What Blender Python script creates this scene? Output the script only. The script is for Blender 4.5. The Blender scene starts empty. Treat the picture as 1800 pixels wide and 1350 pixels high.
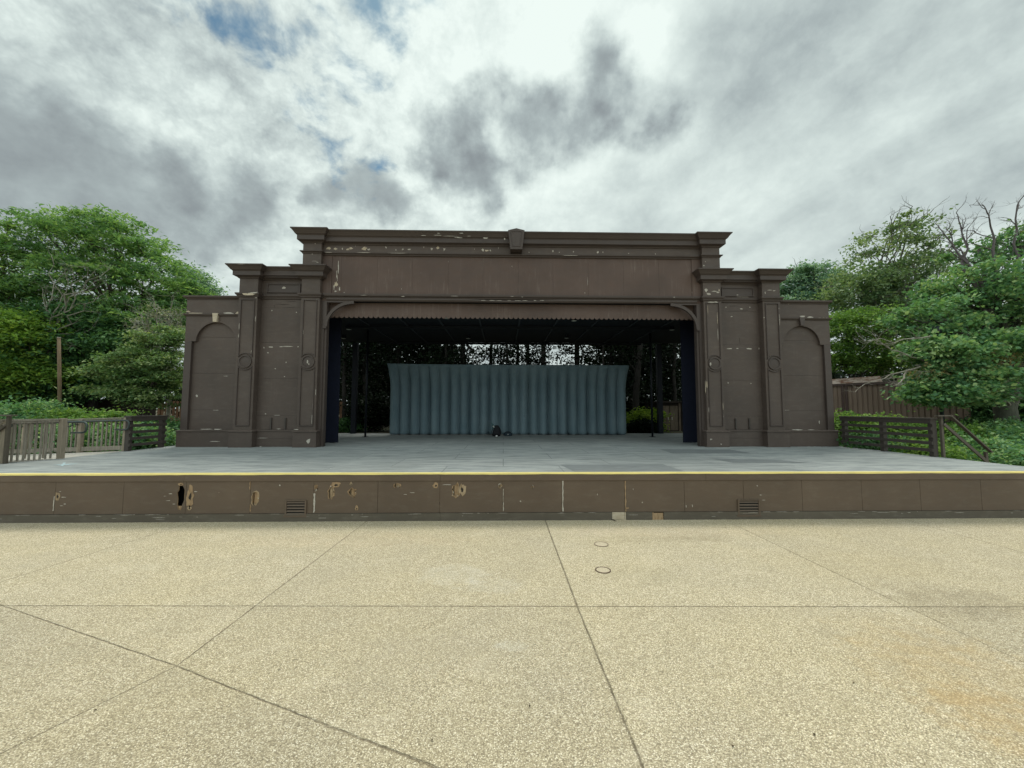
import bpy, math, random
import numpy as np
from mathutils import Vector, Matrix
from mathutils.geometry import tessellate_polygon
random.seed(7)
RNG = np.random.default_rng(11)
sc = bpy.context.scene
COL = sc.collection
R_ = math.radians

# ------------------------------------------------------------------ camera
F = 676.0 / 1800.0                     # focal length over picture width
EYE = 2.17
cam = bpy.data.cameras.new('camera')
cam.sensor_width = 36.0
cam.lens = 36.0 * F
cam.clip_start = 0.05
cam.clip_end = 3000
cobj = bpy.data.objects.new('camera', cam)
COL.objects.link(cobj)
ROT = Matrix.Rotation(-0.0223, 3, 'Z') @ Matrix.Rotation(math.pi / 2 + math.atan(44 / 676), 3, 'X') @ Matrix.Rotation(0.0015, 3, 'Z')
cobj.matrix_world = Matrix.Translation((0, 0, EYE)) @ ROT.to_4x4()
sc.camera = cobj


def ray(x, y):
    return ROT @ Vector(((x - 900) / 676, -(y - 675) / 676, -1))


def at(x, y, Y):                       # a measured picture point at depth Y
    d = ray(x, y)
    return Vector((0, 0, EYE)) + d * (Y / d.y)


def onz(x, y, Z):                      # a measured picture point at height Z
    d = ray(x, y)
    return Vector((0, 0, EYE)) + d * ((Z - EYE) / d.z)


def px2m(Y):
    return Y / 676.0


# ------------------------------------------------------------------ materials
def newmat(name):
    m = bpy.data.materials.new(name)
    m.use_nodes = True
    nt = m.node_tree
    for n in list(nt.nodes):
        nt.nodes.remove(n)
    out = nt.nodes.new('ShaderNodeOutputMaterial')
    b = nt.nodes.new('ShaderNodeBsdfPrincipled')
    nt.links.new(b.outputs[0], out.inputs[0])
    b.inputs['Specular IOR Level'].default_value = 0.35
    return m, nt, b, out


class NB:
    """small node-building helper"""
    def __init__(s, nt):
        s.nt = nt

    def n(s, t, **kw):
        nd = s.nt.nodes.new(t)
        for k, v in kw.items():
            setattr(nd, k, v)
        return nd

    def set(s, sock, v):
        if hasattr(v, 'is_linked') or isinstance(v, bpy.types.NodeSocket):
            s.nt.links.new(v, sock)
        elif isinstance(v, (tuple, list)) and len(v) == 3 and sock.type == 'RGBA':
            sock.default_value = (*v, 1)
        else:
            sock.default_value = v

    def math(s, op, a, b=None, c=None, clamp=False):
        nd = s.n('ShaderNodeMath', operation=op, use_clamp=clamp)
        for i, v in enumerate((a, b, c)):
            if v is not None:
                s.set(nd.inputs[i], v)
        return nd.outputs[0]

    def vmath(s, op, a, b=None, out=0, scale=None):
        nd = s.n('ShaderNodeVectorMath', operation=op)
        s.set(nd.inputs[0], a)
        if b is not None:
            s.set(nd.inputs[1], b)
        if scale is not None:
            s.set(nd.inputs['Scale'], scale)
        return nd.outputs[out]

    def mix(s, f, a, b, blend='MIX'):
        nd = s.n('ShaderNodeMix', data_type='RGBA', blend_type=blend)
        s.set(nd.inputs[0], f)
        s.set(nd.inputs[6], a)
        s.set(nd.inputs[7], b)
        return nd.outputs[2]

    def ramp(s, f, stops, interp='LINEAR'):
        nd = s.n('ShaderNodeValToRGB')
        cr = nd.color_ramp
        cr.interpolation = interp
        while len(cr.elements) < len(stops):
            cr.elements.new(0.5)
        for e, (p, c) in zip(cr.elements, stops):
            e.position = p
            e.color = (*c, 1) if isinstance(c, (tuple, list)) else (c, c, c, 1)
        s.set(nd.inputs[0], f)
        return nd.outputs[0]

    def mapr(s, v, a, b, c=0.0, d=1.0, smooth=False):
        nd = s.n('ShaderNodeMapRange')
        if smooth:
            nd.interpolation_type = 'SMOOTHSTEP'
        for i, q in enumerate((v, a, b, c, d)):
            s.set(nd.inputs[i], q)
        return nd.outputs[0]

    def noise(s, vec, scale, detail=4, rough=0.55, dist=0.0, out=0):
        nd = s.n('ShaderNodeTexNoise')
        s.set(nd.inputs['Vector'], vec)
        nd.inputs['Scale'].default_value = scale
        nd.inputs['Detail'].default_value = detail
        nd.inputs['Roughness'].default_value = rough
        nd.inputs['Distortion'].default_value = dist
        return nd.outputs[out]

    def voro(s, vec, scale, feature='F1', out='Distance', rnd=1.0):
        nd = s.n('ShaderNodeTexVoronoi', feature=feature)
        s.set(nd.inputs['Vector'], vec)
        nd.inputs['Scale'].default_value = scale
        nd.inputs['Randomness'].default_value = rnd
        return nd.outputs[out]

    def coords(s, kind='Object'):
        return s.n('ShaderNodeTexCoord').outputs[kind]

    def pos(s):
        return s.n('ShaderNodeNewGeometry').outputs['Position']

    def scale(s, v, sx, sy, sz):
        return s.vmath('MULTIPLY', v, (sx, sy, sz))

    def bump(s, h, strength=0.3, dist=0.01, normal=None):
        nd = s.n('ShaderNodeBump')
        nd.inputs['Strength'].default_value = strength
        nd.inputs['Distance'].default_value = dist
        s.set(nd.inputs['Height'], h)
        if normal is not None:
            s.set(nd.inputs['Normal'], normal)
        return nd.outputs[0]


def paint(name, col, var=0.25, rough=0.6, chips=0.0, streak=0.0, grain=(6, 40, 40), chipcol=(0.5, 0.44, 0.36), dust=0.0, spec=0.35):
    """old paint on plywood: cloudy tone, grain relief, fine vertical wear and flaked specks"""
    m, nt, b, out = newmat(name)
    g = NB(nt)
    P = g.pos()
    big = g.noise(P, 0.55, 4, 0.6)
    mid = g.noise(g.scale(P, 2.0, 2.0, 5.0), 1.4, 5, 0.65)
    c = g.mix(g.mapr(big, 0.3, 0.7), tuple(x * (1 - var) for x in col), tuple(x * (1 + var) for x in col))
    c = g.mix(g.mapr(mid, 0.35, 0.75, 0, 0.35), c, (col[0] * 1.25, col[1] * 1.22, col[2] * 1.2))
    if streak:
        st = g.noise(g.scale(P, 14, 14, 0.9), 1.0, 6, 0.7)
        st2 = g.noise(P, 1.1, 3, 0.5)
        f = g.math('MULTIPLY', g.mapr(st, 0.55, 0.75, 0, streak), g.mapr(st2, 0.4, 0.65))
        c = g.mix(f, c, (0.34, 0.30, 0.26))
    if dust:
        d = g.noise(g.scale(P, 1, 1, 3), 3.0, 6, 0.7)
        c = g.mix(g.mapr(d, 0.5, 0.8, 0, dust), c, (0.30, 0.27, 0.22))
    gr = g.noise(g.scale(P, *grain), 1.0, 5, 0.6)
    hgt = g.math('ADD', gr, g.math('MULTIPLY', g.noise(P, 45, 3), 0.25))
    if chips:
        a = g.noise(g.scale(P, 7, 7, 9), 1.0, 6, 0.72)
        msk = g.noise(P, 0.7, 2)
        th = g.mapr(msk, 0.3, 0.7, 0.80, 0.80 - chips)
        ch = g.mapr(g.math('SUBTRACT', a, th), 0.0, 0.015)
        c = g.mix(ch, c, chipcol)
        hgt = g.math('SUBTRACT', hgt, g.math('MULTIPLY', ch, 0.8))
    g.set(b.inputs['Base Color'], c)
    g.set(b.inputs['Roughness'], g.mapr(mid, 0.3, 0.7, rough - 0.08, rough + 0.12))
    b.inputs['Specular IOR Level'].default_value = spec
    g.set(b.inputs['Normal'], g.bump(hgt, 0.35, 0.004))
    return m


def plain(name, col, rough=0.6, var=0.2, metal=0.0, scale=6.0, bump=0.2, bdist=0.003, stretch=(1, 1, 1)):
    m, nt, b, out = newmat(name)
    g = NB(nt)
    P = g.scale(g.pos(), *stretch)
    n1 = g.noise(P, scale, 5, 0.65)
    c = g.mix(g.mapr(n1, 0.25, 0.75), tuple(x * (1 - var) for x in col), tuple(min(1, x * (1 + var)) for x in col))
    g.set(b.inputs['Base Color'], c)
    b.inputs['Roughness'].default_value = rough
    b.inputs['Metallic'].default_value = metal
    g.set(b.inputs['Normal'], g.bump(g.noise(P, scale * 5, 4), bump, bdist))
    return m


def wood(name, a, bcol, rough=0.8, stretch=(30, 30, 2.5), contrast=1.0):
    m, nt, b, out = newmat(name)
    g = NB(nt)
    P = g.pos()
    n1 = g.noise(g.scale(P, *stretch), 1.0, 6, 0.65, 0.3)
    n2 = g.noise(P, 2.2, 4)
    c = g.mix(g.mapr(n1, 0.32, 0.68), a, bcol)
    c = g.mix(g.mapr(n2, 0.35, 0.7, 0, 0.5), c, tuple(x * 0.6 for x in a))
    crack = g.mapr(g.noise(g.scale(P, stretch[0] * 1.6, stretch[1] * 1.6, stretch[2] * .5), 1.0, 3), 0.64, 0.7, 0, 0.7 * contrast)
    c = g.mix(crack, c, tuple(x * 0.25 for x in a))
    g.set(b.inputs['Base Color'], c)
    b.inputs['Roughness'].default_value = rough
    b.inputs['Specular IOR Level'].default_value = 0.2
    g.set(b.inputs['Normal'], g.bump(g.math('SUBTRACT', n1, crack), 0.5, 0.006))
    return m


def leafmat(name, dark, mid, light, trans=0.35, rough=0.5):
    m, nt, b, out = newmat(name)
    g = NB(nt)
    at_ = g.n('ShaderNodeAttribute', attribute_name='tint')
    c = g.ramp(at_.outputs['Fac'], [(0.0, dark), (0.55, mid), (1.0, light)])
    g.set(b.inputs['Base Color'], c)
    b.inputs['Roughness'].default_value = rough + .1
    b.inputs['Specular IOR Level'].default_value = 0.14
    t = g.n('ShaderNodeBsdfTranslucent')
    g.set(t.inputs[0], g.mix(1.0, c, (1.35, 1.4, 0.75), 'MULTIPLY'))
    mx = g.n('ShaderNodeMixShader')
    mx.inputs[0].default_value = trans
    nt.links.new(b.outputs[0], mx.inputs[1])
    nt.links.new(t.outputs[0], mx.inputs[2])
    nt.links.new(mx.outputs[0], out.inputs[0])
    return m


M = {}
BROWN = (0.074, 0.055, 0.046)
M['brown'] = paint('brown_paint', BROWN, 0.20, 0.55, chips=0.02, dust=0.10, streak=0.07)
M['brown_fascia'] = paint('brown_fascia_paint', (0.088, 0.058, 0.047), 0.24, 0.6, chips=0.03, streak=0.30, grain=(40, 40, 4))
M['brown_trim'] = paint('brown_trim_paint', (0.060, 0.045, 0.039), 0.15, 0.5, chips=0.05, grain=(4, 30, 30))
M['brown_front'] = paint('stage_front_paint', (0.104, 0.074, 0.052), 0.16, 0.62, chips=0.035, dust=0.12)
M['brown_base'] = paint('stage_base_paint', (0.090, 0.076, 0.058), 0.18, 0.65, chips=0.06, dust=0.25)
M['rail'] = paint('dark_rail_paint', (0.052, 0.043, 0.037), 0.2, 0.6, chips=0.03)
M['bare'] = wood('bare_plywood', (0.42, 0.34, 0.24), (0.60, 0.53, 0.43), stretch=(6, 30, 30))
M['primer'] = plain('old_white_primer', (0.42, 0.385, 0.335), 0.8, 0.4, scale=30)
M['torn'] = wood('torn_panel_wood', (0.24, 0.17, 0.10), (0.44, 0.34, 0.23), stretch=(25, 30, 8))
M['splinter'] = wood('split_wood', (0.22, 0.14, 0.08), (0.46, 0.33, 0.20), stretch=(40, 40, 6))
M['void'] = plain('dark_void', (0.012, 0.011, 0.010), 0.9, 0.3)  # near-black: darkness behind holes and vent slats put into the colour
M['gap'] = plain('dark_gap', (0.03, 0.024, 0.02), 0.9, 0.3)  # dark colour for open joints, cracks and the painted depth of torn spots
M['yellow'] = paint('yellow_edge_paint', (0.84, 0.70, 0.26), 0.10, 0.6, chips=0.05, chipcol=(0.25, 0.23, 0.18), dust=0.3)
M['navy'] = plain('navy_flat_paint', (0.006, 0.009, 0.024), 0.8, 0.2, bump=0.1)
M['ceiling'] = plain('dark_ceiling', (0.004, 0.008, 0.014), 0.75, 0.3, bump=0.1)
M['beam'] = plain('ceiling_batten', (0.034, 0.044, 0.056), 0.6, 0.2)
M['lampglass'] = plain('lamp_cover', (0.42, 0.45, 0.42), 0.4, 0.1)
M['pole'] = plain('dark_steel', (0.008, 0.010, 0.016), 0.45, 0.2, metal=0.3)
M['tube'] = plain('handrail_steel', (0.06, 0.075, 0.072), 0.38, 0.25, metal=0.6)
M['railwood'] = wood('weathered_wood', (0.21, 0.185, 0.15), (0.36, 0.325, 0.27))
M['railpost'] = wood('weathered_post', (0.24, 0.20, 0.15), (0.39, 0.335, 0.26))
M['stairrail'] = plain('stair_rail_paint', (0.085, 0.072, 0.055), 0.55, 0.2)
M['ramp'] = plain('ramp_boards', (0.40, 0.38, 0.34), 0.8, 0.15, stretch=(8, 1, 1))
M['polewood'] = wood('pole_wood', (0.12, 0.085, 0.05), (0.22, 0.16, 0.10))
M['lamppole'] = plain('lamp_pole_paint', (0.012, 0.022, 0.022), 0.5, 0.2)
M['bark'] = wood('bark', (0.055, 0.045, 0.037), (0.12, 0.10, 0.085), stretch=(14, 14, 3))
M['barkgrey'] = wood('grey_bark', (0.10, 0.095, 0.08), (0.21, 0.195, 0.165), stretch=(14, 14, 3))
M['barkmoss'] = wood('mossy_bark', (0.050, 0.055, 0.040), (0.11, 0.115, 0.085), stretch=(14, 14, 3))
M['barkdark'] = wood('dark_bark', (0.016, 0.014, 0.012), (0.034, 0.030, 0.026), stretch=(14, 14, 3))
M['deadwood'] = wood('dead_wood', (0.19, 0.175, 0.145), (0.38, 0.355, 0.30), stretch=(20, 20, 5), contrast=0.4)
M['deadpurple'] = wood('dead_twig', (0.085, 0.072, 0.075), (0.16, 0.14, 0.14), stretch=(20, 20, 5), contrast=0.4)
M['shed'] = paint('shed_siding_paint', (0.23, 0.165, 0.128), 0.15, 0.6, streak=0.15, grain=(40, 40, 3))
M['shedtrim'] = paint('shed_trim_paint', (0.10, 0.066, 0.06), 0.2, 0.55)
M['door'] = wood('shed_door_boards', (0.10, 0.075, 0.055), (0.19, 0.15, 0.11))
M['fence'] = wood('dark_fence_boards', (0.022, 0.017, 0.014), (0.045, 0.034, 0.026))
M['fencered'] = wood('red_fence_boards', (0.11, 0.055, 0.03), (0.21, 0.12, 0.07))
M['bagblack'] = plain('black_bag_fabric', (0.010, 0.010, 0.014), 0.8, 0.3, scale=30, bump=0.4)
M['bagteal'] = plain('navy_bag_fabric', (0.016, 0.030, 0.042), 0.8, 0.3, scale=30, bump=0.4)
M['white'] = plain('white_plastic', (0.6, 0.6, 0.58), 0.5, 0.1)
M['teal'] = plain('teal_cloth', (0.05, 0.10, 0.11), 0.7, 0.2)

# leaves: dark / mid / light are leaf-to-leaf differences
M['leaf_ash'] = leafmat('ash_leaves', (0.070, 0.155, 0.073), (0.156, 0.286, 0.108), (0.288, 0.418, 0.143), 0.42)
M['leaf_yellow'] = leafmat('yellow_green_leaves', (0.084, 0.170, 0.038), (0.170, 0.290, 0.056), (0.300, 0.400, 0.084), 0.42)
M['leaf_maple'] = leafmat('maple_leaves', (0.078, 0.178, 0.091), (0.154, 0.300, 0.131), (0.327, 0.439, 0.199), 0.33)
M['leaf_olive'] = leafmat('olive_leaves', (0.088, 0.154, 0.078), (0.176, 0.256, 0.124), (0.314, 0.392, 0.200), 0.33)
M['leaf_dark'] = leafmat('dark_leaves', (0.025, 0.072, 0.030), (0.057, 0.135, 0.050), (0.117, 0.233, 0.077), 0.25)
M['leaf_shade'] = leafmat('shade_leaves', (0.003, 0.006, 0.003), (0.006, 0.013, 0.006), (0.013, 0.023, 0.009), 0.22)  # near-black: shade behind the stage is put into the leaf colour
M['leaf_shrub'] = leafmat('shrub_leaves', (0.079, 0.162, 0.042), (0.149, 0.263, 0.064), (0.264, 0.374, 0.098), 0.38)
M['leaf_bright'] = leafmat('bright_shrub_leaves', (0.10, 0.17, 0.025), (0.18, 0.27, 0.04), (0.28, 0.36, 0.06), 0.45)
M['leaf_small'] = leafmat('small_tree_leaves', (0.065, 0.130, 0.053), (0.150, 0.242, 0.092), (0.321, 0.388, 0.188), 0.33)
M['leaf_grey'] = leafmat('grey_leaves', (0.117, 0.130, 0.098), (0.208, 0.221, 0.169), (0.390, 0.390, 0.325), 0.3)
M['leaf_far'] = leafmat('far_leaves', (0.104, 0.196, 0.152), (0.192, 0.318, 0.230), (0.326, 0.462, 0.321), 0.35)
M['seed'] = leafmat('seed_clusters', (0.12, 0.11, 0.05), (0.22, 0.19, 0.09), (0.33, 0.27, 0.14), 0.4)
M['litter'] = leafmat('dry_leaf', (0.03, 0.024, 0.015), (0.07, 0.05, 0.03), (0.16, 0.12, 0.07), 0.1)


# ------------------------------------------------------------------ objects
def tag(o, label=None, cat=None, group=None, kind=None):
    if label:
        o['label'] = label
    if cat:
        o['category'] = cat
    if group:
        o['group'] = group
    if kind:
        o['kind'] = kind
    return o


def empty(name, loc, label, cat, group=None):
    o = bpy.data.objects.new(name, None)
    o.empty_display_size = 0.2
    o.location = loc
    COL.objects.link(o)
    return tag(o, label, cat, group)


def rootloc(o):
    v = Vector(o.location)
    while o.parent:
        o = o.parent
        v += Vector(o.location)
    return v


class MB:
    def __init__(s):
        s.v, s.f, s.m = [], [], []

    def add(s, vs, fs, mi=0):
        k = len(s.v)
        s.v.extend([tuple(p) for p in vs])
        s.f.extend([tuple(i + k for i in f) for f in fs])
        s.m.extend([mi] * len(fs))
        return s

    def box(s, x0, x1, y0, y1, z0, z1, mi=0):
        x0, x1 = sorted((x0, x1)); y0, y1 = sorted((y0, y1)); z0, z1 = sorted((z0, z1))
        vs = [(x0, y0, z0), (x1, y0, z0), (x1, y1, z0), (x0, y1, z0), (x0, y0, z1), (x1, y0, z1), (x1, y1, z1), (x0, y1, z1)]
        fs = [(0, 3, 2, 1), (4, 5, 6, 7), (0, 1, 5, 4), (1, 2, 6, 5), (2, 3, 7, 6), (3, 0, 4, 7)]
        return s.add(vs, fs, mi)

    def bar(s, a, b, w, h, mi=0, up=(0, 0, 1)):
        """box beam from a to b, w sideways, h along up"""
        a, b = Vector(a), Vector(b)
        d = (b - a).normalized()
        u = Vector(up)
        sd = d.cross(u)
        if sd.length < 1e-5:
            sd = d.cross(Vector((0, 1, 0)))
        sd.normalize()
        u = sd.cross(d).normalized()
        vs = []
        for p in (a, b):
            for i, j in ((-1, -1), (1, -1), (1, 1), (-1, 1)):
                vs.append(p + sd * (i * w / 2) + u * (j * h / 2))
        return s.add(vs, [(3, 2, 1, 0), (4, 5, 6, 7), (0, 1, 5, 4), (1, 2, 6, 5), (2, 3, 7, 6), (3, 0, 4, 7)], mi)

    def tube(s, pts, rad, sides=8, mi=0, cap=True):
        pts = [Vector(p) for p in pts]
        if not isinstance(rad, (list, tuple)):
            rad = [rad] * len(pts)
        k0 = len(s.v)
        ref = None
        for i, p in enumerate(pts):
            d = (pts[min(i + 1, len(pts) - 1)] - pts[max(i - 1, 0)]).normalized()
            if ref is None:
                ref = d.orthogonal().normalized()
            ref = (ref - d * ref.dot(d))
            if ref.length < 1e-5:
                ref = d.orthogonal()
            ref.normalize()
            bi = d.cross(ref)
            for j in range(sides):
                a = 2 * math.pi * j / sides
                s.v.append(tuple(p + (ref * math.cos(a) + bi * math.sin(a)) * rad[i]))
        n = len(pts)
        for i in range(n - 1):
            for j in range(sides):
                a = k0 + i * sides + j
                b = k0 + i * sides + (j + 1) % sides
                s.f.append((a, b, b + sides, a + sides)); s.m.append(mi)
        if cap:
            s.f.append(tuple(k0 + j for j in reversed(range(sides)))); s.m.append(mi)
            s.f.append(tuple(k0 + (n - 1) * sides + j for j in range(sides))); s.m.append(mi)
        return s

    def poly_xz(s, outer, y0, y1, holes=(), mi=0, side_mi=None):
        """plate in the XZ plane from y0 (front) to y1 (back), holes cut right through"""
        loops = [list(outer)] + [list(h) for h in holes]
        tris = tessellate_polygon([[Vector((p[0], p[1], 0)) for p in lp] for lp in loops])
        flat = [p for lp in loops for p in lp]
        k = len(flat)
        vs = [(p[0], y0, p[1]) for p in flat] + [(p[0], y1, p[1]) for p in flat]
        fs = []
        for t in tris:
            a, b, c = t
            A, B, C_ = flat[a], flat[b], flat[c]
            cr = (B[0] - A[0]) * (C_[1] - A[1]) - (B[1] - A[1]) * (C_[0] - A[0])
            if cr < 0:
                a, c = c, a
            fs.append((a, b, c))
            fs.append((c + k, b + k, a + k))
        s.add(vs, fs, mi)
        base = len(s.v) - 2 * k
        o = 0
        for li, lp in enumerate(loops):
            n = len(lp)
            area = sum(lp[i][0] * lp[(i + 1) % n][1] - lp[(i + 1) % n][0] * lp[i][1] for i in range(n))
            for i in range(n):
                a, b = base + o + i, base + o + (i + 1) % n
                q = (b, a, a + k, b + k)
                if (area > 0) != (li == 0):
                    q = q[::-1]
                s.f.append(q); s.m.append(mi if side_mi is None or li == 0 else side_mi)
            o += n
        return s

    def sweep_plan(s, path, prof, mi=0):
        """moulding: closed profile [(out, z)] carried along a plan path; out is to the right of travel... towards -Y when going +X"""
        path = [Vector((p[0], p[1])) for p in path]
        n = len(path)
        offs = []
        for i in range(n):
            ns = []
            if i > 0:
                d = (path[i] - path[i - 1]).normalized(); ns.append(Vector((d.y, -d.x)))
            if i < n - 1:
                d = (path[i + 1] - path[i]).normalized(); ns.append(Vector((d.y, -d.x)))
            if len(ns) == 1:
                offs.append(ns[0])
            else:
                b = (ns[0] + ns[1])
                b = b / max(1e-6, (1 + ns[0].dot(ns[1])))
                offs.append(b)
        k0 = len(s.v)
        m = len(prof)
        for p, o in zip(path, offs):
            for q, z in prof:
                s.v.append((p.x + o.x * q, p.y + o.y * q, z))
        for i in range(n - 1):
            for j in range(m):
                a = k0 + i * m + j
                b = k0 + i * m + (j + 1) % m
                s.f.append((a, b, b + m, a + m)); s.m.append(mi)
        s.f.append(tuple(k0 + j for j in range(m))); s.m.append(mi)
        s.f.append(tuple(k0 + (n - 1) * m + j for j in reversed(range(m)))); s.m.append(mi)
        return s

    def chip(s, x, y, w, h, Y, mi=1, n=11, rough=0.45, proud=0.003):
        """irregular flake in the wall's face: picture position and size, thin as a coat of paint"""
        c = at(x, y, Y)
        k = px2m(Y)
        pts = jag(c.x, c.z, w * k / 2, h * k / 2, n, rough)
        return s.poly_xz(pts, Y - proud, Y - 0.0005, mi=mi)

    def build(s, name, mats, parent=None, smooth=False, bevel=0.0):
        me = bpy.data.meshes.new(name)
        off = rootloc(parent) if parent else Vector((0, 0, 0))
        me.from_pydata([(a - off.x, b - off.y, c - off.z) for a, b, c in s.v], [], s.f)
        if not isinstance(mats, (list, tuple)):
            mats = [mats]
        for q in mats:
            me.materials.append(q)
        if len(mats) > 1:
            me.polygons.foreach_set('material_index', s.m)
        if smooth:
            me.polygons.foreach_set('use_smooth', [True] * len(me.polygons))
        me.update()
        o = bpy.data.objects.new(name, me)
        COL.objects.link(o)
        if parent:
            o.parent = parent
        if bevel:
            md = o.modifiers.new('edge', 'BEVEL')
            md.width = bevel
            md.segments = 2
            md.limit_method = 'ANGLE'
            md.angle_limit = R_(50)
        return o


def jag(cx, cz, rx, rz, n=11, rough=0.45):
    pts = []
    for i in range(n):
        a = 2 * math.pi * (i + random.uniform(-0.25, 0.25)) / n
        r = 1 - rough * random.random()
        pts.append((cx + rx * r * math.cos(a), cz + rz * r * math.sin(a)))
    return pts


# ------------------------------------------------------------------ world: sky with clouds
SUN_EL, SUN_AZ = R_(63), R_(4)        # beyond the stage, high up
world = bpy.data.worlds.new('World')
sc.world = world
world.use_nodes = True
wt = world.node_tree
for n_ in list(wt.nodes):
    wt.nodes.remove(n_)
g = NB(wt)
wout = g.n('ShaderNodeOutputWorld')
bg = g.n('ShaderNodeBackground')
wt.links.new(bg.outputs[0], wout.inputs[0])
sky = g.n('ShaderNodeTexSky', sky_type='NISHITA')
sky.sun_disc = False
sky.sun_elevation = SUN_EL
sky.sun_rotation = SUN_AZ
D = g.coords('Generated')
sep = g.n('ShaderNodeSeparateXYZ')
wt.links.new(D, sep.inputs[0])
zc = g.math('ADD', g.math('MAXIMUM', sep.outputs[2], 0.0), 0.30)
P2 = g.vmath('SCALE', D, scale=g.math('DIVIDE', 1.0, zc))      # the cloud layer seen as a level sheet
P2 = g.vmath('MULTIPLY', P2, (1, 1, 0))
w1 = g.noise(D, 5.0, 4, 0.6, out=1)
w2 = g.noise(D, 19.0, 4, 0.6, out=1)
warp = g.vmath('ADD', g.vmath('SCALE', g.vmath('SUBTRACT', w1, (0.5, 0.5, 0.5)), scale=0.11),
               g.vmath('SCALE', g.vmath('SUBTRACT', w2, (0.5, 0.5, 0.5)), scale=0.045))
DW = g.vmath('ADD', D, warp)


def blob(x, y, rpx, k, soft=0.35):
    d = ray(x, y).normalized()
    e = ray(x + rpx, y).normalized()
    r = (d - e).length
    dist = g.vmath('DISTANCE', DW, tuple(d), out=1)
    return g.mapr(dist, r * soft, r * 1.25, k, 0.0, smooth=True)


def summed(lst):
    t = None
    for q in lst:
        v = blob(*q)
        t = v if t is None else g.math('ADD', t, v)
    return t


mass_mid = [(806, 238, 62), (790, 280, 58), (845, 310, 58), (857, 343, 30), (866, 166, 30), (905, 208, 42), (955, 226, 64), (945, 190, 42), (1000, 232, 54), (1048, 128, 62), (1032, 62, 30), (1092, 160, 44), (1062, 196, 52), (1140, 217, 30), (1172, 216, 18), (930, 285, 30), (760, 254, 34)]
mass_left = [(40, 320, 190), (190, 340, 160), (300, 290, 80), (330, 335, 95), (420, 315, 50), (440, 370, 80), (140, 245, 120), (-60, 220, 200), (330, 420, 90), (120, 420, 150)]
mass_low = [(600, 345, 40), (645, 335, 46), (690, 360, 36), (560, 352, 26)]
mass_right = [(1285, 92, 60), (1360, 60, 110), (1460, 10, 130), (1700, 200, 120), (1800, 300, 160), (1650, 380, 110), (1560, 160, 60)]
lights = [(660, 210, 130, .10), (540, 90, 120, .06), (1010, 330, 120, .12), (960, 60, 110, .16), (1130, 70, 60, .22), (760, 60, 120, .12), (930, 380, 160, .08), (700, 400, 120, .08), (430, 480, 120, .06), (1240, 330, 110, .06), (370, 215, 60, .08)]


def mass(lst, amp):
    """one cloud body: the union of round billows, its edge broken up by the warped direction"""
    t = None
    for x, y, rp in lst:
        d = ray(x, y).normalized()
        r = (d - ray(x + rp, y).normalized()).length
        v = g.math('SUBTRACT', r, g.vmath('DISTANCE', DW, tuple(d), out=1))
        if t is None:
            t = v
        else:
            nd_ = g.n('ShaderNodeMath', operation='SMOOTH_MAX')
            g.set(nd_.inputs[0], t); g.set(nd_.inputs[1], v); nd_.inputs[2].default_value = 0.05
            t = nd_.outputs[0]
    t = g.math('ADD', t, g.math('MULTIPLY', g.math('SUBTRACT', nbil, 0.5), amp))
    return t


nbil = g.noise(D, 13.0, 5, 0.55)
gaps = [(290, -15, 18), (325, 0, 16), (360, 12, 14), (400, 32, 17), (430, 58, 19), (452, 85, 14), (475, 112, 10), (515, 150, 8), (545, 182, 12), (575, 212, 8), (610, 250, 6), (540, 95, 8), (575, 104, 14), (608, 114, 22), (634, 132, 24), (656, 150, 16),
        (652, -12, 22), (662, 14, 20), (672, 45, 8), (690, 78, 9), (678, 100, 7), (598, 297, 15), (630, 302, 8), (665, 310, 10), (745, -8, 18), (560, 20, 8), (585, 55, 6), (470, 150, 6), (505, 40, 6), (720, 40, 6)]
fm, fl_, fw, fr = mass(mass_mid, .085), mass(mass_left, .10), mass(mass_low, .05), mass(mass_right, .2)
k_mid, k_left, k_low, k_right = (g.mapr(f_, w0, w1, 0, 1, True) for f_, w0, w1 in ((fm, -.03, .06), (fl_, -.02, .075), (fw, -.012, .035), (fr, -.08, .16)))
calm = g.math('SUBTRACT', 1.0, g.math('MULTIPLY', g.math('MAXIMUM', g.math('MAXIMUM', k_mid, k_left), k_low), 0.72))
lt = summed(lights)
nb = g.noise(P2, 2.2, 6, 0.55, 0.25)
nd = g.noise(P2, 8.5, 5, 0.6, 0.2)
rot = g.n('ShaderNodeVectorRotate', rotation_type='Z_AXIS')
wt.links.new(P2, rot.inputs[0])
rot.inputs['Angle'].default_value = R_(-16)
ns = g.noise(g.scale(rot.outputs[0], 3.4, 0.9, 1), 1.0, 4, 0.5, 0.2)
rightness = g.mapr(sep.outputs[0], 0.02, 0.45, 0.15, 1.0)
puff = g.voro(g.vmath('ADD', P2, g.vmath('SCALE', g.vmath('SUBTRACT', w2, (0.5, 0.5, 0.5)), scale=0.5)), 9.5, feature='F1')
val = g.math('ADD', 0.66, g.math('MULTIPLY', g.math('SUBTRACT', nb, 0.5), 0.5))
leftamt = g.math('MULTIPLY', g.mapr(sep.outputs[0], -0.15, 0.25, 1.0, 0.35), g.mapr(sep.outputs[2], 0.2, 0.55, 0.6, 1.0))
leftamt = g.math('MULTIPLY', leftamt, calm)
val = g.math('ADD', val, g.math('MULTIPLY', g.math('MULTIPLY', g.math('SUBTRACT', nd, 0.5), 0.85), leftamt))
val = g.math('ADD', val, g.math('MULTIPLY', g.math('MULTIPLY', g.math('SUBTRACT', 0.42, puff), 0.20), leftamt))
val = g.math('ADD', val, g.math('MULTIPLY', g.math('MULTIPLY', g.math('SUBTRACT', ns, 0.5), 0.85), rightness))
val = g.math('ADD', val, lt)
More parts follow.
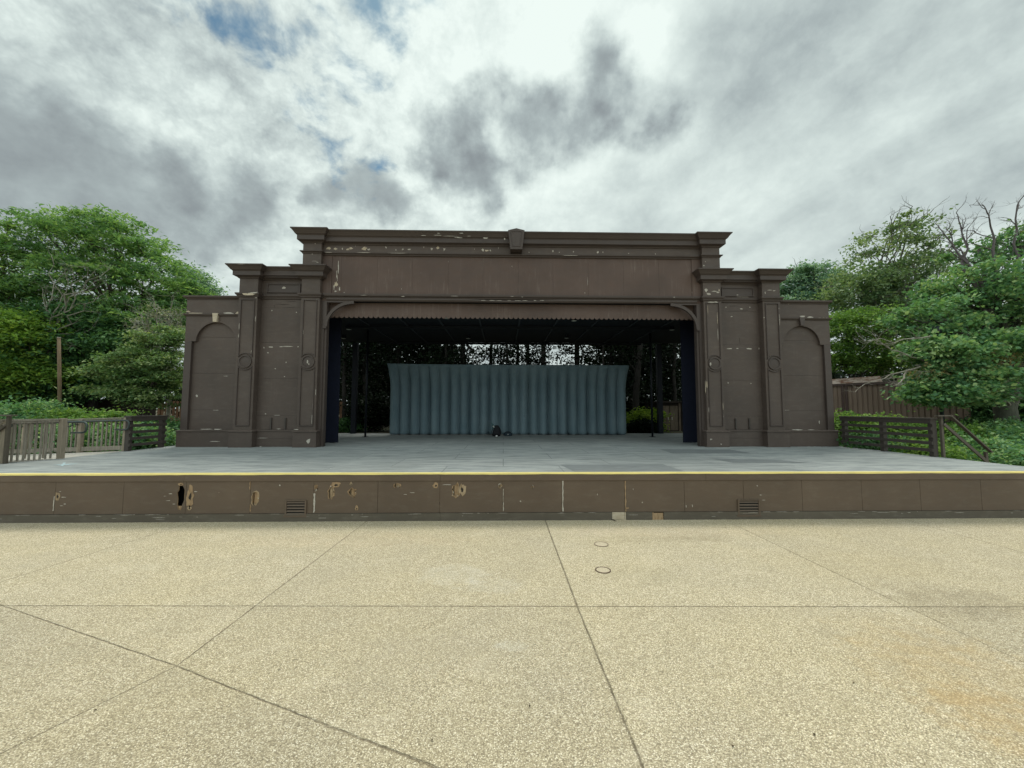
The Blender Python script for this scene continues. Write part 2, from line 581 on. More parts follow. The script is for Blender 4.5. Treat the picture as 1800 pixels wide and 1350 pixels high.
rim = g.math('MULTIPLY', g.mapr(fm, -0.09, -0.01, 0, 1, True), 0.10)
val = g.math('ADD', val, rim)
val = g.math('ADD', val, g.math('MULTIPLY', g.mapr(fl_, -0.10, -0.01, 0, 1, True), 0.07))
inner = g.mapr(g.math('ADD', nbil, g.math('MULTIPLY', g.math('SUBTRACT', nb, 0.5), 0.8)), 0.3, 0.7, 0.72, 1.2)
for m_, kk in ((k_mid, .60), (k_left, .41), (k_low, .38), (k_right, .20)):
    val = g.math('SUBTRACT', val, g.math('MULTIPLY', g.math('MULTIPLY', m_, kk), inner))
sund = Vector((math.sin(SUN_AZ) * math.cos(SUN_EL), math.cos(SUN_AZ) * math.cos(SUN_EL), math.sin(SUN_EL)))
sdist = g.vmath('DISTANCE', D, tuple(sund), out=1)
glow = g.mapr(sdist, 0.75, 0.10, 0.0, 1.0, smooth=True)
val = g.math('ADD', val, g.math('MULTIPLY', glow, 0.25))
cloud = g.ramp(val, [(0.0, (0.150, 0.172, 0.184)), (0.22, (0.215, 0.246, 0.258)), (0.45, (0.315, 0.366, 0.370)), (0.68, (0.465, 0.532, 0.518)), (0.85, (0.585, 0.660, 0.632)), (1.0, (0.66, 0.735, 0.70))])
cloud = g.vmath('SCALE', cloud, scale=g.math('ADD', 10.0, g.math('MULTIPLY', g.mapr(sdist, 0.25, 0.04, 0, 1, True), 60.0)))
cloud = g.vmath('SCALE', cloud, scale=g.mapr(sep.outputs[1], 0.15, -0.35, 1.0, 1.75, True))  # unseen sky behind the camera brightened, added fill for the front faces
fgap = g.math('ADD', mass(gaps, .03), g.math('MULTIPLY', g.math('SUBTRACT', 0.47, nd), .20))
blueness = g.mapr(fgap, -0.024, 0.036, 0, 1, True)
blue = g.vmath('MULTIPLY', sky.outputs[0], (0.42, 0.60, 0.58))
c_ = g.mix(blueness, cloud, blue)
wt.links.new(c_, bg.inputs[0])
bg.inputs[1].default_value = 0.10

sl = bpy.data.lights.new('sun', 'SUN')
sl.energy = 1.5
sl.angle = R_(24)
sl.color = (1.0, 0.94, 0.82)
so = bpy.data.objects.new('sun', sl)
so.rotation_euler = (-sund).to_track_quat('-Z', 'Y').to_euler()
so.location = (0, 30, 40)
COL.objects.link(so)

sc.view_settings.view_transform = 'Standard'
sc.view_settings.look = 'None'
sc.view_settings.exposure = 0.40
sc.view_settings.gamma = 1.0
cy = sc.cycles
cy.max_bounces = 5
cy.diffuse_bounces = 3
cy.glossy_bounces = 2
cy.transmission_bounces = 2
cy.transparent_max_bounces = 4
cy.caustics_reflective = False
cy.caustics_refractive = False
world.cycles.sampling_method = 'MANUAL'
world.cycles.sample_map_resolution = 512

# ------------------------------------------------------------------ ground
def ground_z(x, y):
    t = min(1, max(0, (y - 8.5) / 10.5))
    return -0.06 + 0.95 * t * t * (3 - 2 * t)


m, nt, b, out = newmat('garden_soil')
g = NB(nt)
P = g.pos()
n1 = g.noise(P, 0.5, 6, 0.65)
n2 = g.noise(P, 18, 5, 0.7)
c = g.mix(g.mapr(n1, 0.4, 0.6), (0.075, 0.058, 0.04), (0.035, 0.048, 0.02))
c = g.mix(g.mapr(n2, 0.45, 0.75, 0, 0.7), c, (0.20, 0.155, 0.105))
g.set(b.inputs['Base Color'], c)
b.inputs['Roughness'].default_value = 0.95
g.set(b.inputs['Normal'], g.bump(n2, 0.8, 0.05))
M['soil'] = m
xs = sorted(set([-1500, -700, -300, -120, -60] + list(range(-40, 41, 4)) + [60, 120, 300, 700, 1500]))
ys = [-400, -100, -40, -10, 0, 4, 7] + [8 + i * 0.8 for i in range(16)] + [24, 30, 40, 70, 150, 400, 900, 2000]
mb = MB()
mb.add([(x, y, ground_z(x, y)) for y in ys for x in xs],
       [(j * len(xs) + i, j * len(xs) + i + 1, (j + 1) * len(xs) + i + 1, (j + 1) * len(xs) + i) for j in range(len(ys) - 1) for i in range(len(xs) - 1)])
tag(mb.build('garden_ground', M['soil'], smooth=True), kind='structure')

# plaza of exposed-aggregate concrete
m, nt, b, out = newmat('exposed_aggregate_concrete')
g = NB(nt)
P = g.pos()
joints = [((650, 912), (310, 1171), .0055), ((310, 1171), (-60, 1355), .0045), ((-60, 1042), (310, 1171), .0045), ((310, 1171), (560, 1269), .005), ((560, 1269), (860, 1385), .007),
          ((-200, 1064.5), (2000, 1067), .006), ((958, 914), (1015, 1067), .009), ((1015, 1067), (1145, 1385), .007), ((-40, 948), (112, 913), .005), ((-60, 1042), (330, 920), .005),
          ((1290, 922), (1590, 1065), .005), ((1590, 1065), (1980, 1250), .004), ((1590, 913), (1900, 1000), .006)]
wob = g.vmath('SCALE', g.vmath('SUBTRACT', g.noise(P, 9.0, 4, 0.7, out=1), (0.5, 0.5, 0.5)), scale=0.022)
PW = g.vmath('MULTIPLY', g.vmath('ADD', P, wob), (1, 1, 0))
jw = g.mapr(g.noise(P, 6.0, 4, 0.7), 0.3, 0.62, 0.45, 1.0)
jf = None
for a_, b_, w_ in joints:
    A, B = onz(*a_, 0.004), onz(*b_, 0.004)
    A.z = B.z = 0
    if b_[1] > 1340 or b_[0] > 1850:
        B = A + (B - A) * 5.0        # the joint runs on across the plaza
    L = (B - A).length
    dd = (B - A) / L
    rel = g.vmath('SUBTRACT', PW, tuple(A))
    t_ = g.math('MINIMUM', g.math('MAXIMUM', g.vmath('DOT_PRODUCT', rel, tuple(dd), out=1), 0.0), L)
    dist = g.vmath('LENGTH', g.vmath('SUBTRACT', rel, g.vmath('SCALE', tuple(dd), scale=t_)), out=1)
    v = g.mapr(dist, w_ * 1.6, w_ * 0.5)
    v = g.math('MULTIPLY', v, jw)
    jf = v if jf is None else g.math('MAXIMUM', jf, v)
peb = g.n('ShaderNodeTexVoronoi')
g.set(peb.inputs['Vector'], g.vmath('ADD', P, g.vmath('SCALE', wob, scale=0.4)))
peb.inputs['Scale'].default_value = 118
pc = g.n('ShaderNodeSeparateColor')
wt2 = nt
nt.links.new(peb.outputs['Color'], pc.inputs[0])
pebcol = g.ramp(pc.outputs[0], [(0.0, (0.17, 0.14, 0.09)), (0.2, (0.35, 0.297, 0.192)), (0.5, (0.52, 0.448, 0.300)), (0.8, (0.66, 0.580, 0.405)), (1.0, (0.90, 0.83, 0.65))])
mort = g.mapr(peb.outputs['Distance'], 0.42, 0.66)
c = g.mix(g.math('MULTIPLY', mort, 0.8), pebcol, (0.24, 0.20, 0.128))
fine = g.noise(P, 240, 2, 0.6)
c = g.mix(g.mapr(fine, 0.45, 0.75, 0.0, 0.30), c, (0.68, 0.61, 0.46))
lg = g.noise(P, 0.45, 5, 0.6)
lg2 = g.noise(g.scale(P, 1.0, 1.6, 1), 1.6, 6, 0.7)
c = g.mix(1.0, c, (1.04, 1.02, 1.0), 'MULTIPLY')
c = g.mix(g.mapr(lg, 0.35, 0.65, 0, 0.8), c, g.mix(1.0, c, (0.92, 0.94, 1.02), 'MULTIPLY'))
# each slab was poured and has worn on its own: one tone per slab between the radial joints
slab = None
for a_, b_, k_ in (((958, 914), (1145, 1385), .05), ((650, 912), (310, 1171), -.045), ((-60, 1042), (860, 1385), .06), ((-200, 1064.5), (2000, 1067), .04), ((1290, 922), (1590, 1065), -.05)):
    A, B = onz(*a_, 0.004), onz(*b_, 0.004)
    nn = Vector((-(B - A).y, (B - A).x, 0)).normalized()
    v = g.math('MULTIPLY', g.math('GREATER_THAN', g.vmath('DOT_PRODUCT', g.vmath('SUBTRACT', P, tuple(A)), tuple(nn), out=1), 0.0), k_)
    slab = v if slab is None else g.math('ADD', slab, v)
c = g.vmath('SCALE', c, scale=g.math('ADD', 0.96, slab))
c = g.mix(g.mapr(lg2, 0.48, 0.78, 0, 0.34), c, (0.36, 0.315, 0.225))
c = g.mix(g.mapr(lg2, 0.45, 0.22, 0, 0.40), c, (0.64, 0.565, 0.43))


lg3 = g.noise(g.scale(P, 1.0, 1.3, 1), 4.5, 6, 0.72)


def stain(x, y, rx, ry, col, k):
    """a stain on the slab, placed where it lies"""
    A = onz(x, y, 0)
    B = onz(x + rx, y, 0)
    Cc = onz(x, y + ry, 0)
    r1 = (B - A).length
    r2 = (Cc - A).length
    rel = g.vmath('SUBTRACT', g.vmath('ADD', PW, g.vmath('SCALE', wob, scale=8.0)), (A.x, A.y, 0))
    ds = g.vmath('LENGTH', g.vmath('MULTIPLY', rel, (1 / r1, 1 / r2, 0)), out=1)
    ds = g.math('ADD', ds, g.math('MULTIPLY', g.math('SUBTRACT', lg3, 0.5), 1.3))
    f = g.math('MULTIPLY', g.mapr(ds, 1.15, 0.45, 0, k * .85, True), g.mapr(lg3, 0.3, 0.62, 1.0, 0.3))
    return f, col


for st in [(1690, 1060, 130, 26, (0.20, 0.17, 0.12), .55), (1700, 1190, 190, 80, (0.46, 0.33, 0.15), .45), (1760, 1270, 120, 60, (0.47, 0.32, 0.14), .5), (1590, 1120, 150, 40, (0.48, 0.37, 0.2), .3),
           (800, 1010, 70, 22, (0.66, 0.63, 0.56), .6), (870, 1030, 60, 16, (0.60, 0.58, 0.54), .5), (750, 1150, 160, 45, (0.42, 0.385, 0.32), .5), (900, 1135, 40, 10, (0.70, 0.68, 0.62), .7),
           (1150, 948, 130, 8, (0.30, 0.26, 0.18), .45), (1240, 945, 60, 10, (0.28, 0.24, 0.17), .3), (620, 950, 240, 16, (0.58, 0.45, 0.33), .3), (1200, 935, 200, 10, (0.62, 0.47, 0.34), .3), (1130, 1010, 80, 18, (0.36, 0.33, 0.24), .4),
           (60, 985, 70, 12, (0.46, 0.43, 0.37), .5), (230, 1000, 60, 8, (0.62, 0.57, 0.47), .4), (640, 1200, 60, 30, (0.36, 0.33, 0.27), .4), (1040, 935, 60, 12, (0.50, 0.46, 0.42), .4), (1500, 990, 200, 26, (0.40, 0.35, 0.24), .3)]:
    f, col = stain(*st)
    c = g.mix(f, c, g.mix(0.45, col, g.mix(1.0, c, tuple(min(1, x * 1.9) for x in col), 'MULTIPLY')))
spots = g.mapr(g.voro(P, 2.3), 0.035, 0.02)
c = g.mix(g.math('MULTIPLY', spots, g.mapr(lg2, 0.45, 0.6)), c, (0.12, 0.10, 0.075))
c = g.mix(g.math('MULTIPLY', jf, 0.85), c, (0.12, 0.095, 0.06))
g.set(b.inputs['Base Color'], c)
b.inputs['Roughness'].default_value = 0.9
b.inputs['Specular IOR Level'].default_value = 0.2
hb = g.math('SUBTRACT', g.math('MULTIPLY', g.math('SUBTRACT', 1.0, peb.outputs['Distance']), 1.0), g.math('MULTIPLY', jf, 3.0))
g.set(b.inputs['Normal'], g.bump(hb, 0.75, 0.006))
M['concrete'] = m
mb = MB()
mb.add([(-60, -30, 0.004), (60, -30, 0.004), (60, 7.9, 0.004), (-60, 7.9, 0.004)], [(0, 1, 2, 3)])
tag(mb.build('plaza_pavement', M['concrete']), kind='structure')

# floor caps let into the slab
M['cap'] = plain('cap_lid', (0.46, 0.39, 0.28), 0.85, 0.45, scale=90)
M['capring'] = plain('cap_rust_ring', (0.10, 0.062, 0.04), 0.8, 0.4, scale=30)
M['capring_worn'] = plain('cap_worn_ring', (0.24, 0.19, 0.13), 0.85, 0.4, scale=30)
for (x, y, r, lab) in [(1057, 957, 0.115, 'small round pebble filled floor cap, the one nearer the stage'), (1060, 1002.5, 0.105, 'small round floor cap with rusty rim, the one farther from the stage')]:
    p = onz(x, y, 0.004)
    root = empty('floor_cap', (p.x, p.y, 0.004), lab, 'floor cap', 'round floor caps in the plaza')
    mb = MB()
    n = 32
    ring = []
    for k, rr, z in ((0, r, 0.004), (1, r, 0.012), (2, r - 0.016, 0.012), (3, r - 0.016, 0.006)):
        ring += [(p.x + rr * math.cos(2 * math.pi * i / n), p.y + rr * math.sin(2 * math.pi * i / n), z) for i in range(n)]
    mb.add(ring, [(k * n + i, k * n + (i + 1) % n, (k + 1) * n + (i + 1) % n, (k + 1) * n + i) for k in range(3) for i in range(n)])
    mb.build('rim', M['capring'] if y > 980 else M['capring_worn'], root)
    mb = MB()
    mb.add([(p.x + (r - .017) * math.cos(2 * math.pi * i / n), p.y + (r - .017) * math.sin(2 * math.pi * i / n), 0.0095) for i in range(n)], [tuple(range(n))])
    mb.build('lid', M['cap'], root)

# ------------------------------------------------------------------ stage platform
DZ = 0.92
SXL = -11.08
SX0, SX1, SY0, SY1 = -12.0, 11.52, 7.66, 20.0
stage = empty('stage_platform', (0.2, SY0, 0), 'long low brown stage platform with grey deck and yellow front edge, its front panels broken', 'stage')
m, nt, b, out = newmat('grey_deck_paint')
g = NB(nt)
P = g.pos()
br = g.n('ShaderNodeTexBrick')
g.set(br.inputs['Vector'], P)
br.inputs['Scale'].default_value = 1.0
br.inputs['Brick Width'].default_value = 2.44
br.inputs['Row Height'].default_value = 1.22
br.inputs['Mortar Size'].default_value = 0.007
br.inputs['Color1'].default_value = (0.33, 0.345, 0.34, 1)
br.inputs['Color2'].default_value = (0.29, 0.31, 0.308, 1)
br.inputs['Mortar'].default_value = (0.06, 0.065, 0.07, 1)
n1 = g.noise(g.scale(P, 0.9, 3.5, 1), 1.2, 6, 0.68)
n2 = g.noise(g.scale(P, 2.5, 22, 1), 1.0, 5, 0.7)
n3 = g.noise(P, 0.35, 4)
c = g.mix(g.mapr(n1, 0.42, 0.66, 0, 0.75), br.outputs['Color'], (0.13, 0.148, 0.155))
c = g.mix(g.mapr(n2, 0.52, 0.70, 0, 0.7), c, (0.40, 0.415, 0.40))
c = g.mix(g.mapr(n3, 0.45, 0.65, 0, 0.4), c, (0.16, 0.175, 0.172))
sp = g.mapr(g.voro(P, 1.6), 0.022, 0.014)
c = g.mix(sp, c, (0.62, 0.62, 0.58))
sc1 = g.noise(g.scale(P, 1.5, 30, 1), 0.6, 3)
c = g.mix(g.mapr(sc1, 0.69, 0.72, 0, 0.6), c, (0.05, 0.055, 0.06))
g.set(b.inputs['Base Color'], c)
g.set(b.inputs['Roughness'], g.mapr(n1, 0.3, 0.7, 0.62, 0.85))
b.inputs['Specular IOR Level'].default_value = 0.35
g.set(b.inputs['Normal'], g.bump(g.math('ADD', n2, g.math('MULTIPLY', g.noise(P, 80, 3), 0.4)), 0.25, 0.004))
M['deck'] = m
mb = MB()
dk_ = [(SX0, SY0 + .03), (SX1, SY0 + .03), (SX1, SY1), (SXL, SY1), (SXL, 9.9)]
mb.add([(x, y, DZ) for x, y in dk_] + [(x, y, DZ - .05) for x, y in dk_], [(0, 1, 2, 3, 4), (9, 8, 7, 6, 5)] + [(i + 5, (i + 1) % 5 + 5, (i + 1) % 5, i) for i in range(5)])
mb.build('deck', M['deck'], stage)
M['deckdark'] = plain('dark_deck_repaint', (0.155, 0.170, 0.174), 0.75, 0.35, scale=3, stretch=(1, 8, 1))
for q in ([(985, 817), (1164, 815.5), (1200, 828), (1010, 829)], [(1160, 789.5), (1282, 790), (1322, 796.5), (1182, 797)], [(1250, 806), (1360, 808), (1420, 813), (1290, 813.5)]):
    ps = [onz(*p, DZ + 0.004) for p in q]
    MB().add(ps[::-1], [(0, 1, 2, 3)]).build('deck_patch', M['deckdark'], stage)
# chalk mark
M['chalk'] = plain('blue_chalk', (0.34, 0.44, 0.47), 0.9, 0.3, scale=20)
mb = MB()
for q in ([(92, 817.2), (122, 815.2), (140, 814.4), (112, 817.6)], [(106, 818.5), (112, 813), (116, 813), (111, 819)]):
    k = 0.0006 * len(mb.v)
    mb.add([onz(*p, DZ + 0.003 + k) for p in q], [(0, 1, 2, 3)])
mb.build('chalk_mark', M['chalk'], stage)

seams = [-26, 97, 217, 327, 440, 551, 664, 773, 884, 988, 1098, 1203, 1307, 1410, 1515, 1618, 1725, 1832]
XS = [SX0] + [at(s_, 870, SY0).x for s_ in seams if SX0 + .4 < at(s_, 870, SY0).x < SX1 - .4] + [SX1]
ZP0, ZP1 = 0.155, 0.765                 # panels between base board and edge board
FY = SY0
# holes: (px x, y, w, h) really cut through the panels, with splintered rims
cuts = [(319, 873, 13, 44), (440, 876, 12, 24), (582, 865, 10, 24), (620, 866, 13, 15), (698, 853.5, 11, 6.5), (801, 863, 12, 26), (879, 854, 6, 8), (936, 856, 3.5, 6), (553, 857, 5, 11)]
rims = [(334, 872, 13, 38), (440, 875, 21, 36), (584, 862, 18, 34), (590, 852, 17, 10), (621, 865, 25, 25), (699, 853.5, 18, 10), (766, 853, 11, 10), (803, 864, 19, 36), (812, 860, 14, 22), (880, 854, 13, 13), (936, 856, 13, 12), (553, 858, 15, 18),
        (101, 872, 9, 15), (627, 893, 6, 9), (617, 850, 5, 6), (333, 893, 7, 9), (318, 851, 9, 5), (468, 840, 4, 2.5)]
strips = [(95, 885, 2.4, 24, 2), (440, 853, 3, 14, 1), (440, 893, 3, 12, 1), (552, 884, 4, 32, 2), (884, 879, 3, 38, 2), (989, 872, 3, 52, 2), (1099, 872, 3.2, 52, 1), (785, 852, 20, 1.4, 2), (1102, 893, 8, 3, 1)]
flakes = [(1331, 854, 2.6, 2.2), (1349, 841, 2.4, 3), (1365, 842, 3, 3.2), (1653, 836, 3, 2), (1129, 883, 2.2, 2.6), (492, 853, 3, 3), (718, 845, 4, 1.6), (1206, 890, 1.5, 6), (1217, 889, 1.5, 6), (915, 881, 3, 3), (725, 866, 12, 1.0), (712, 869, 8, 1.0), (385, 866, 1, 1),
          (300, 868, 8, 1.2), (296, 880, 10, 1), (306, 886, 6, 1.2), (290, 872, 5, .8), (112, 874, 9, 1.4), (114, 886, 5, 1.8), (108, 889, 7, 1), (106, 864, 4, 1), (344, 864, 7, 1.5), (1050, 869, 1.2, 4), (1113, 860, 1, 4), (1337, 870, 5, 1.2), (1342, 879, 8, 1)]


def find_panel(x):
    for i in range(len(XS) - 1):
        if XS[i] <= x < XS[i + 1]:
            return i


GAP = 0.006
holes = {i: [] for i in range(len(XS) - 1)}
for (x, y, w, h) in cuts:
    p = at(x, y, FY)
    i = find_panel(p.x)
    k = px2m(FY)
    rx, rz = w * k / 1.75, h * k / 1.8
    cx = min(max(p.x, XS[i] + GAP + rx + .01), XS[i + 1] - GAP - rx - .01)
    cz = min(max(p.z, ZP0 + rz + .01), ZP1 - rz - .01)
    holes[i].append(jag(cx, cz, rx, rz, 15, 0.38))
for i in range(len(XS) - 1):
    a, b_ = XS[i] + GAP / 2, XS[i + 1] - GAP / 2
    mb = MB()
    mb.poly_xz([(a, ZP0), (b_, ZP0), (b_, ZP1), (a, ZP1)], FY, FY + 0.018, holes[i], 0, 1)
    for (x, y, w, h) in rims:
        p = at(x, y, FY)
        if find_panel(p.x) == i:
            k = px2m(FY)
            outer = jag(p.x, p.z, w * k / 1.7, h * k / 1.8, 17, 0.42)
            outer = [(min(max(q[0], a), b_), min(max(q[1], ZP0), ZP1)) for q in outer]
            hs = [hh for hh in holes[i] if abs(sum(q[0] for q in hh) / len(hh) - p.x) < w * k * .5 and abs(sum(q[1] for q in hh) / len(hh) - p.z) < h * k * .5]
            if hs:
                hh = hs[0]
                hx, hz = sum(q[0] for q in hh) / len(hh), sum(q[1] for q in hh) / len(hh)
                # the torn rim follows the hole, wider in some places
                outer = [(hx + (q[0] - hx) * random.uniform(1.08, 1.5), hz + (q[1] - hz) * random.uniform(1.03, 1.25)) for q in hh]
                outer = [(min(max(q[0], a), b_), min(max(q[1], ZP0 + .004), ZP1 - .004)) for q in outer]
                mb.poly_xz(outer, FY - 0.003, FY - 0.0005, [hh], random.choice([1, 4]), 1)
                for _ in range(5):
                    t_ = random.choice(outer)
                    mb.poly_xz(jag(t_[0] * .8 + hx * .2, min(max(t_[1] * .8 + hz * .2, ZP0 + .02), ZP1 - .02), random.uniform(.006, .016), random.uniform(.01, .03), 7, .6), FY - .0055, FY - .0032, mi=random.choice([1, 2, 3]))
                continue
            mb.poly_xz(outer, FY - 0.004, FY - 0.0005, mi=random.choice([1, 4]))
            mb.poly_xz(jag(p.x + .006, p.z - .01, w * k / 4.5, h * k / 4.5, 11, 0.5), FY - 0.006, FY - 0.0042, mi=3)  # dark core paints the shaded depth of a hole that is not cut
    for (x, y, w, h, mi) in strips:
        p = at(x, y, FY)
        if find_panel(p.x) == i:
            k = px2m(FY)
            z0, z1 = max(p.z - h * k / 2, ZP0), min(p.z + h * k / 2, ZP1)
            if h > w:
                n = 9
                pts = [(p.x + w * k * (random.uniform(.15, .6)), z0 + (z1 - z0) * t / n) for t in range(n + 1)]
                pts += [(p.x - w * k * (random.uniform(.0, .45)), z1 - (z1 - z0) * t / n) for t in range(n + 1)]
                pts = [(min(max(q[0], a), b_), q[1]) for q in pts]
                mb.poly_xz(pts, FY - 0.0065, FY - 0.0005, mi=mi)
            else:
                mb.poly_xz(jag(p.x, p.z, w * k / 2, h * k / 2, 10, .5), FY - 0.0065, FY - .0005, mi=mi)
    for (x, y, w, h) in flakes:
        p = at(x, y, FY)
        if find_panel(p.x) == i and ZP0 < p.z < ZP1:
            mb.chip(x, y, w, h, FY, 2, 7, 0.4, 0.0035)
    mb.build('front_panel', [M['brown_front'], M['splinter'], M['primer'], M['gap'], M['torn']], stage)
mb = MB()
mb.box(SX0, SX1, FY + 0.0185, FY + 0.021, ZP0, 0.30)
for i, x in enumerate(XS[1:-1]):
    mb.box(x - 0.045, x + 0.045, FY + 0.019, FY + 0.11, ZP0 + .2, ZP1)
for i, hl in holes.items():
    for hh in hl[:]:
        hx, hz = sum(q[0] for q in hh) / len(hh), sum(q[1] for q in hh) / len(hh)
        w_ = max(q[0] for q in hh) - min(q[0] for q in hh)
        if abs(hx - at(319, 873, FY).x) < .15:
            continue
        mb.box(hx - w_ * .22, hx + w_ * .75, FY + .024, FY + .07, max(.3, hz - .25), min(.76, hz + .25), 1 if random.random() < .6 else 0)
        mb.box(hx - w_ * .6, hx - w_ * .15, FY + .06, FY + .09, max(.3, hz - .2), min(.76, hz + .12), 1)
mb.build('stud', [M['splinter'], M['torn']], stage)
mb = MB()
mb.box(SX0, SX1, FY + 0.25, FY + 0.30, 0.0, DZ - 0.06)
mb.build('dark_backing', M['void'], stage)
# base board in lengths, two torn ends
bx = [SX0, at(774, 905, FY).x, at(1075.5, 905, FY).x, at(1100, 905, FY).x, at(1146, 905, FY).x, at(1166, 905, FY).x, at(1410, 905, FY).x, SX1]
for i in range(len(bx) - 1):
    if i in (2, 4):
        continue
    mb = MB()
    mb.box(bx[i] + .002, bx[i + 1] - .002, FY - 0.022, FY + 0.001, 0.0, 0.150)
    n = int((bx[i + 1] - bx[i]) * 3)
    for k in range(n):
        x = random.uniform(bx[i] + .1, max(bx[i] + .1, bx[i + 1] - .1))
        w = random.uniform(.01, .16)
        mb.poly_xz(jag(x, 0.1495 - random.random() ** 3 * .1, w, random.uniform(.002, .005), 8, .5), FY - 0.0245, FY - 0.0225, mi=1)
    mb.build('base_board', [M['brown_base'], M['primer']], stage)
mb = MB()
mb.box(bx[2] + .004, bx[3] - .03, FY - 0.012, FY + .001, 0.01, 0.149)
mb.box(bx[3] - .026, bx[3] - .005, FY - 0.020, FY + .001, 0.0, 0.152)
mb.build('exposed_wood', M['bare'], stage)
mb = MB()
mb.box(bx[4] + .004, bx[5] - .006, FY - 0.010, FY + .001, 0.0, 0.135)
mb.box(bx[4] + .004, bx[4] + .03, FY - 0.016, FY + .001, 0.0, 0.145)
mb.build('exposed_wood', M['splinter'], stage)
# edge board below the deck, in lengths
eb = [SX0, at(325, 840, FY).x, at(774, 840, FY).x, at(1240, 840, FY).x, SX1]
for i in range(len(eb) - 1):
    mb = MB()
    mb.box(eb[i] + .0015, eb[i + 1] - .0015, FY - 0.020, FY + 0.028, 0.768, 0.902)
    mb.build('edge_board', [M['brown_front'], M['primer']], stage, bevel=0.004)
# worn yellow nosing, slightly wavy
mb = MB()
n = 160
vs, fs = [], []
for i in range(n + 1):
    x = SX0 + (SX1 - SX0) * i / n
    j = 0.003 * math.sin(i * .37) + random.uniform(-.002, .002)
    lo = 0.8935 + j - (0.004 if x < at(325, 840, FY).x else 0)
    vs += [(x, FY - 0.026, lo), (x, FY - 0.026, 0.9265), (x, FY + 0.030, 0.9265), (x, FY + 0.030, 0.9205), (x, FY - .021, lo)]
for i in range(n):
    k = i * 5
    for j in range(4):
        fs.append((k + j, k + j + 5, k + j + 6, k + j + 1))
    fs.append((k + 4, k + 9, k + 5, k))
mb.add(vs, fs)
mb.build('yellow_edge_strip', M['yellow'], stage)
# louvred vents
for (x0, x1, y0, y1) in ((504, 537, 880.5, 905.5), (1299, 1332, 879.5, 904.5)):
    a, b_ = at(x0, y1, FY), at(x1, y0, FY)
    X0, X1, Z0, Z1 = a.x, b_.x, a.z, b_.z
    mb = MB()
    fw = 0.03
    mb.box(X0 - fw - .02, X1 + fw + .01, FY - .030, FY - .001, Z0 - fw - .005, Z0)
    mb.box(X0 - fw, X1 + fw, FY - .028, FY - .001, Z1, Z1 + fw * .6)
    mb.box(X0 - fw, X0, FY - .028, FY - .001, Z0, Z1)
    mb.box(X1, X1 + fw, FY - .028, FY - .001, Z0, Z1)
    fr = mb.build('vent', M['brown_front'], stage)
    mb = MB()
    mb.box(X0, X1, FY - .006, FY - .003, Z0, Z1)
    mb.build('vent_backing', M['void'], fr)
    ns_ = 5
    for i in range(ns_):
        z = Z0 + (Z1 - Z0) * (i + .5) / ns_
        mb = MB()
        mb.bar((X0, FY - .017, z), (X1, FY - .017, z), 0.004, 0.030, up=(0, 0.55, 0.83))
        mb.build('vent_slat', M['brown_front'], fr)
# sides and back skirt
mb = MB()
mb.box(SXL, SXL + .02, 9.95, SY1, 0, 0.868)
mb.bar((SX0 + .015, FY + .03, .434), (SXL + .015, 9.9, .434), .02, .866)
mb.box(SX1 - .02, SX1, FY + .030, SY1, 0, 0.868)
mb.box(SXL + .02, SX1 - .02, SY1 - .02, SY1 - .001, 0, 0.868)
mb.build('side_skirt', M['brown_front'], stage)
# a dark stick by the base
p = onz(1075, 913.5, 0.01)
q = onz(1082.5, 916, 0.01)
mb = MB()
mb.tube([p, (p + q) / 2 + Vector((0, .004, .008)), q], [.008, .009, .006], 6)
tag(mb.build('broken_stick', M['barkdark']), 'short dark stick lying on the concrete against the stage base', 'stick')

# ------------------------------------------------------------------ theatre front
X0C = 0.34
FYW = 12.98                            # wall plane of wings and bays
FYP = 12.75                            # pilaster fronts
FYB = 12.92                            # centre fascia plane
house = empty('theatre_facade', (X0C, FYW, DZ), 'wide brown painted open air theatre front with stepped cornice, four pilasters and arched wings', 'theatre')
BT = [M['brown'], M['primer'], M['bare']]
TR = [M['brown_trim'], M['primer'], M['bare']]


def sheets(mb, x0, x1, yf, yb, zs, gap=0.005):
    """plywood sheets one above the other on a dark backing, open joints between"""
    for a, b in zip(zs[:-1], zs[1:]):
        mb.box(x0, x1, yf, yb, a + gap / 2, b - gap / 2, 0)


def circ(cx, cz, r, a0, a1, n):
    return [(cx + r * math.cos(a0 + (a1 - a0) * i / n), cz + r * math.sin(a0 + (a1 - a0) * i / n)) for i in range(n + 1)]


def bead(mb, pts, y, w=0.03, out=0.024, closed=True, mi=0):
    """raised moulding along a path in the XZ plane"""
    n = len(pts)
    rows = []
    for i in range(n):
        p = Vector(pts[i])
        a = Vector(pts[(i - 1) % n]) if closed or i > 0 else p
        b = Vector(pts[(i + 1) % n]) if closed or i < n - 1 else p
        d1 = (p - a).normalized() if (p - a).length > 1e-6 else (b - p).normalized()
        d2 = (b - p).normalized() if (b - p).length > 1e-6 else d1
        n1, n2 = Vector((-d1.y, d1.x)), Vector((-d2.y, d2.x))
        o = (n1 + n2) / max(0.35, 1 + n1.dot(n2))
        rows.append([(p.x - o.x * w / 2, y, p.y - o.y * w / 2), (p.x - o.x * w * .28, y - out, p.y - o.y * w * .28), (p.x + o.x * w * .28, y - out, p.y + o.y * w * .28), (p.x + o.x * w / 2, y, p.y + o.y * w / 2)])
    vs = [q for r in rows for q in r]
    fs = []
    for i in range(n if closed else n - 1):
        j = (i + 1) % n
        for k in range(3):
            fs.append((i * 4 + k, i * 4 + k + 1, j * 4 + k + 1, j * 4 + k))
    mb.add(vs, fs, mi)


def cl(prof):
    return prof


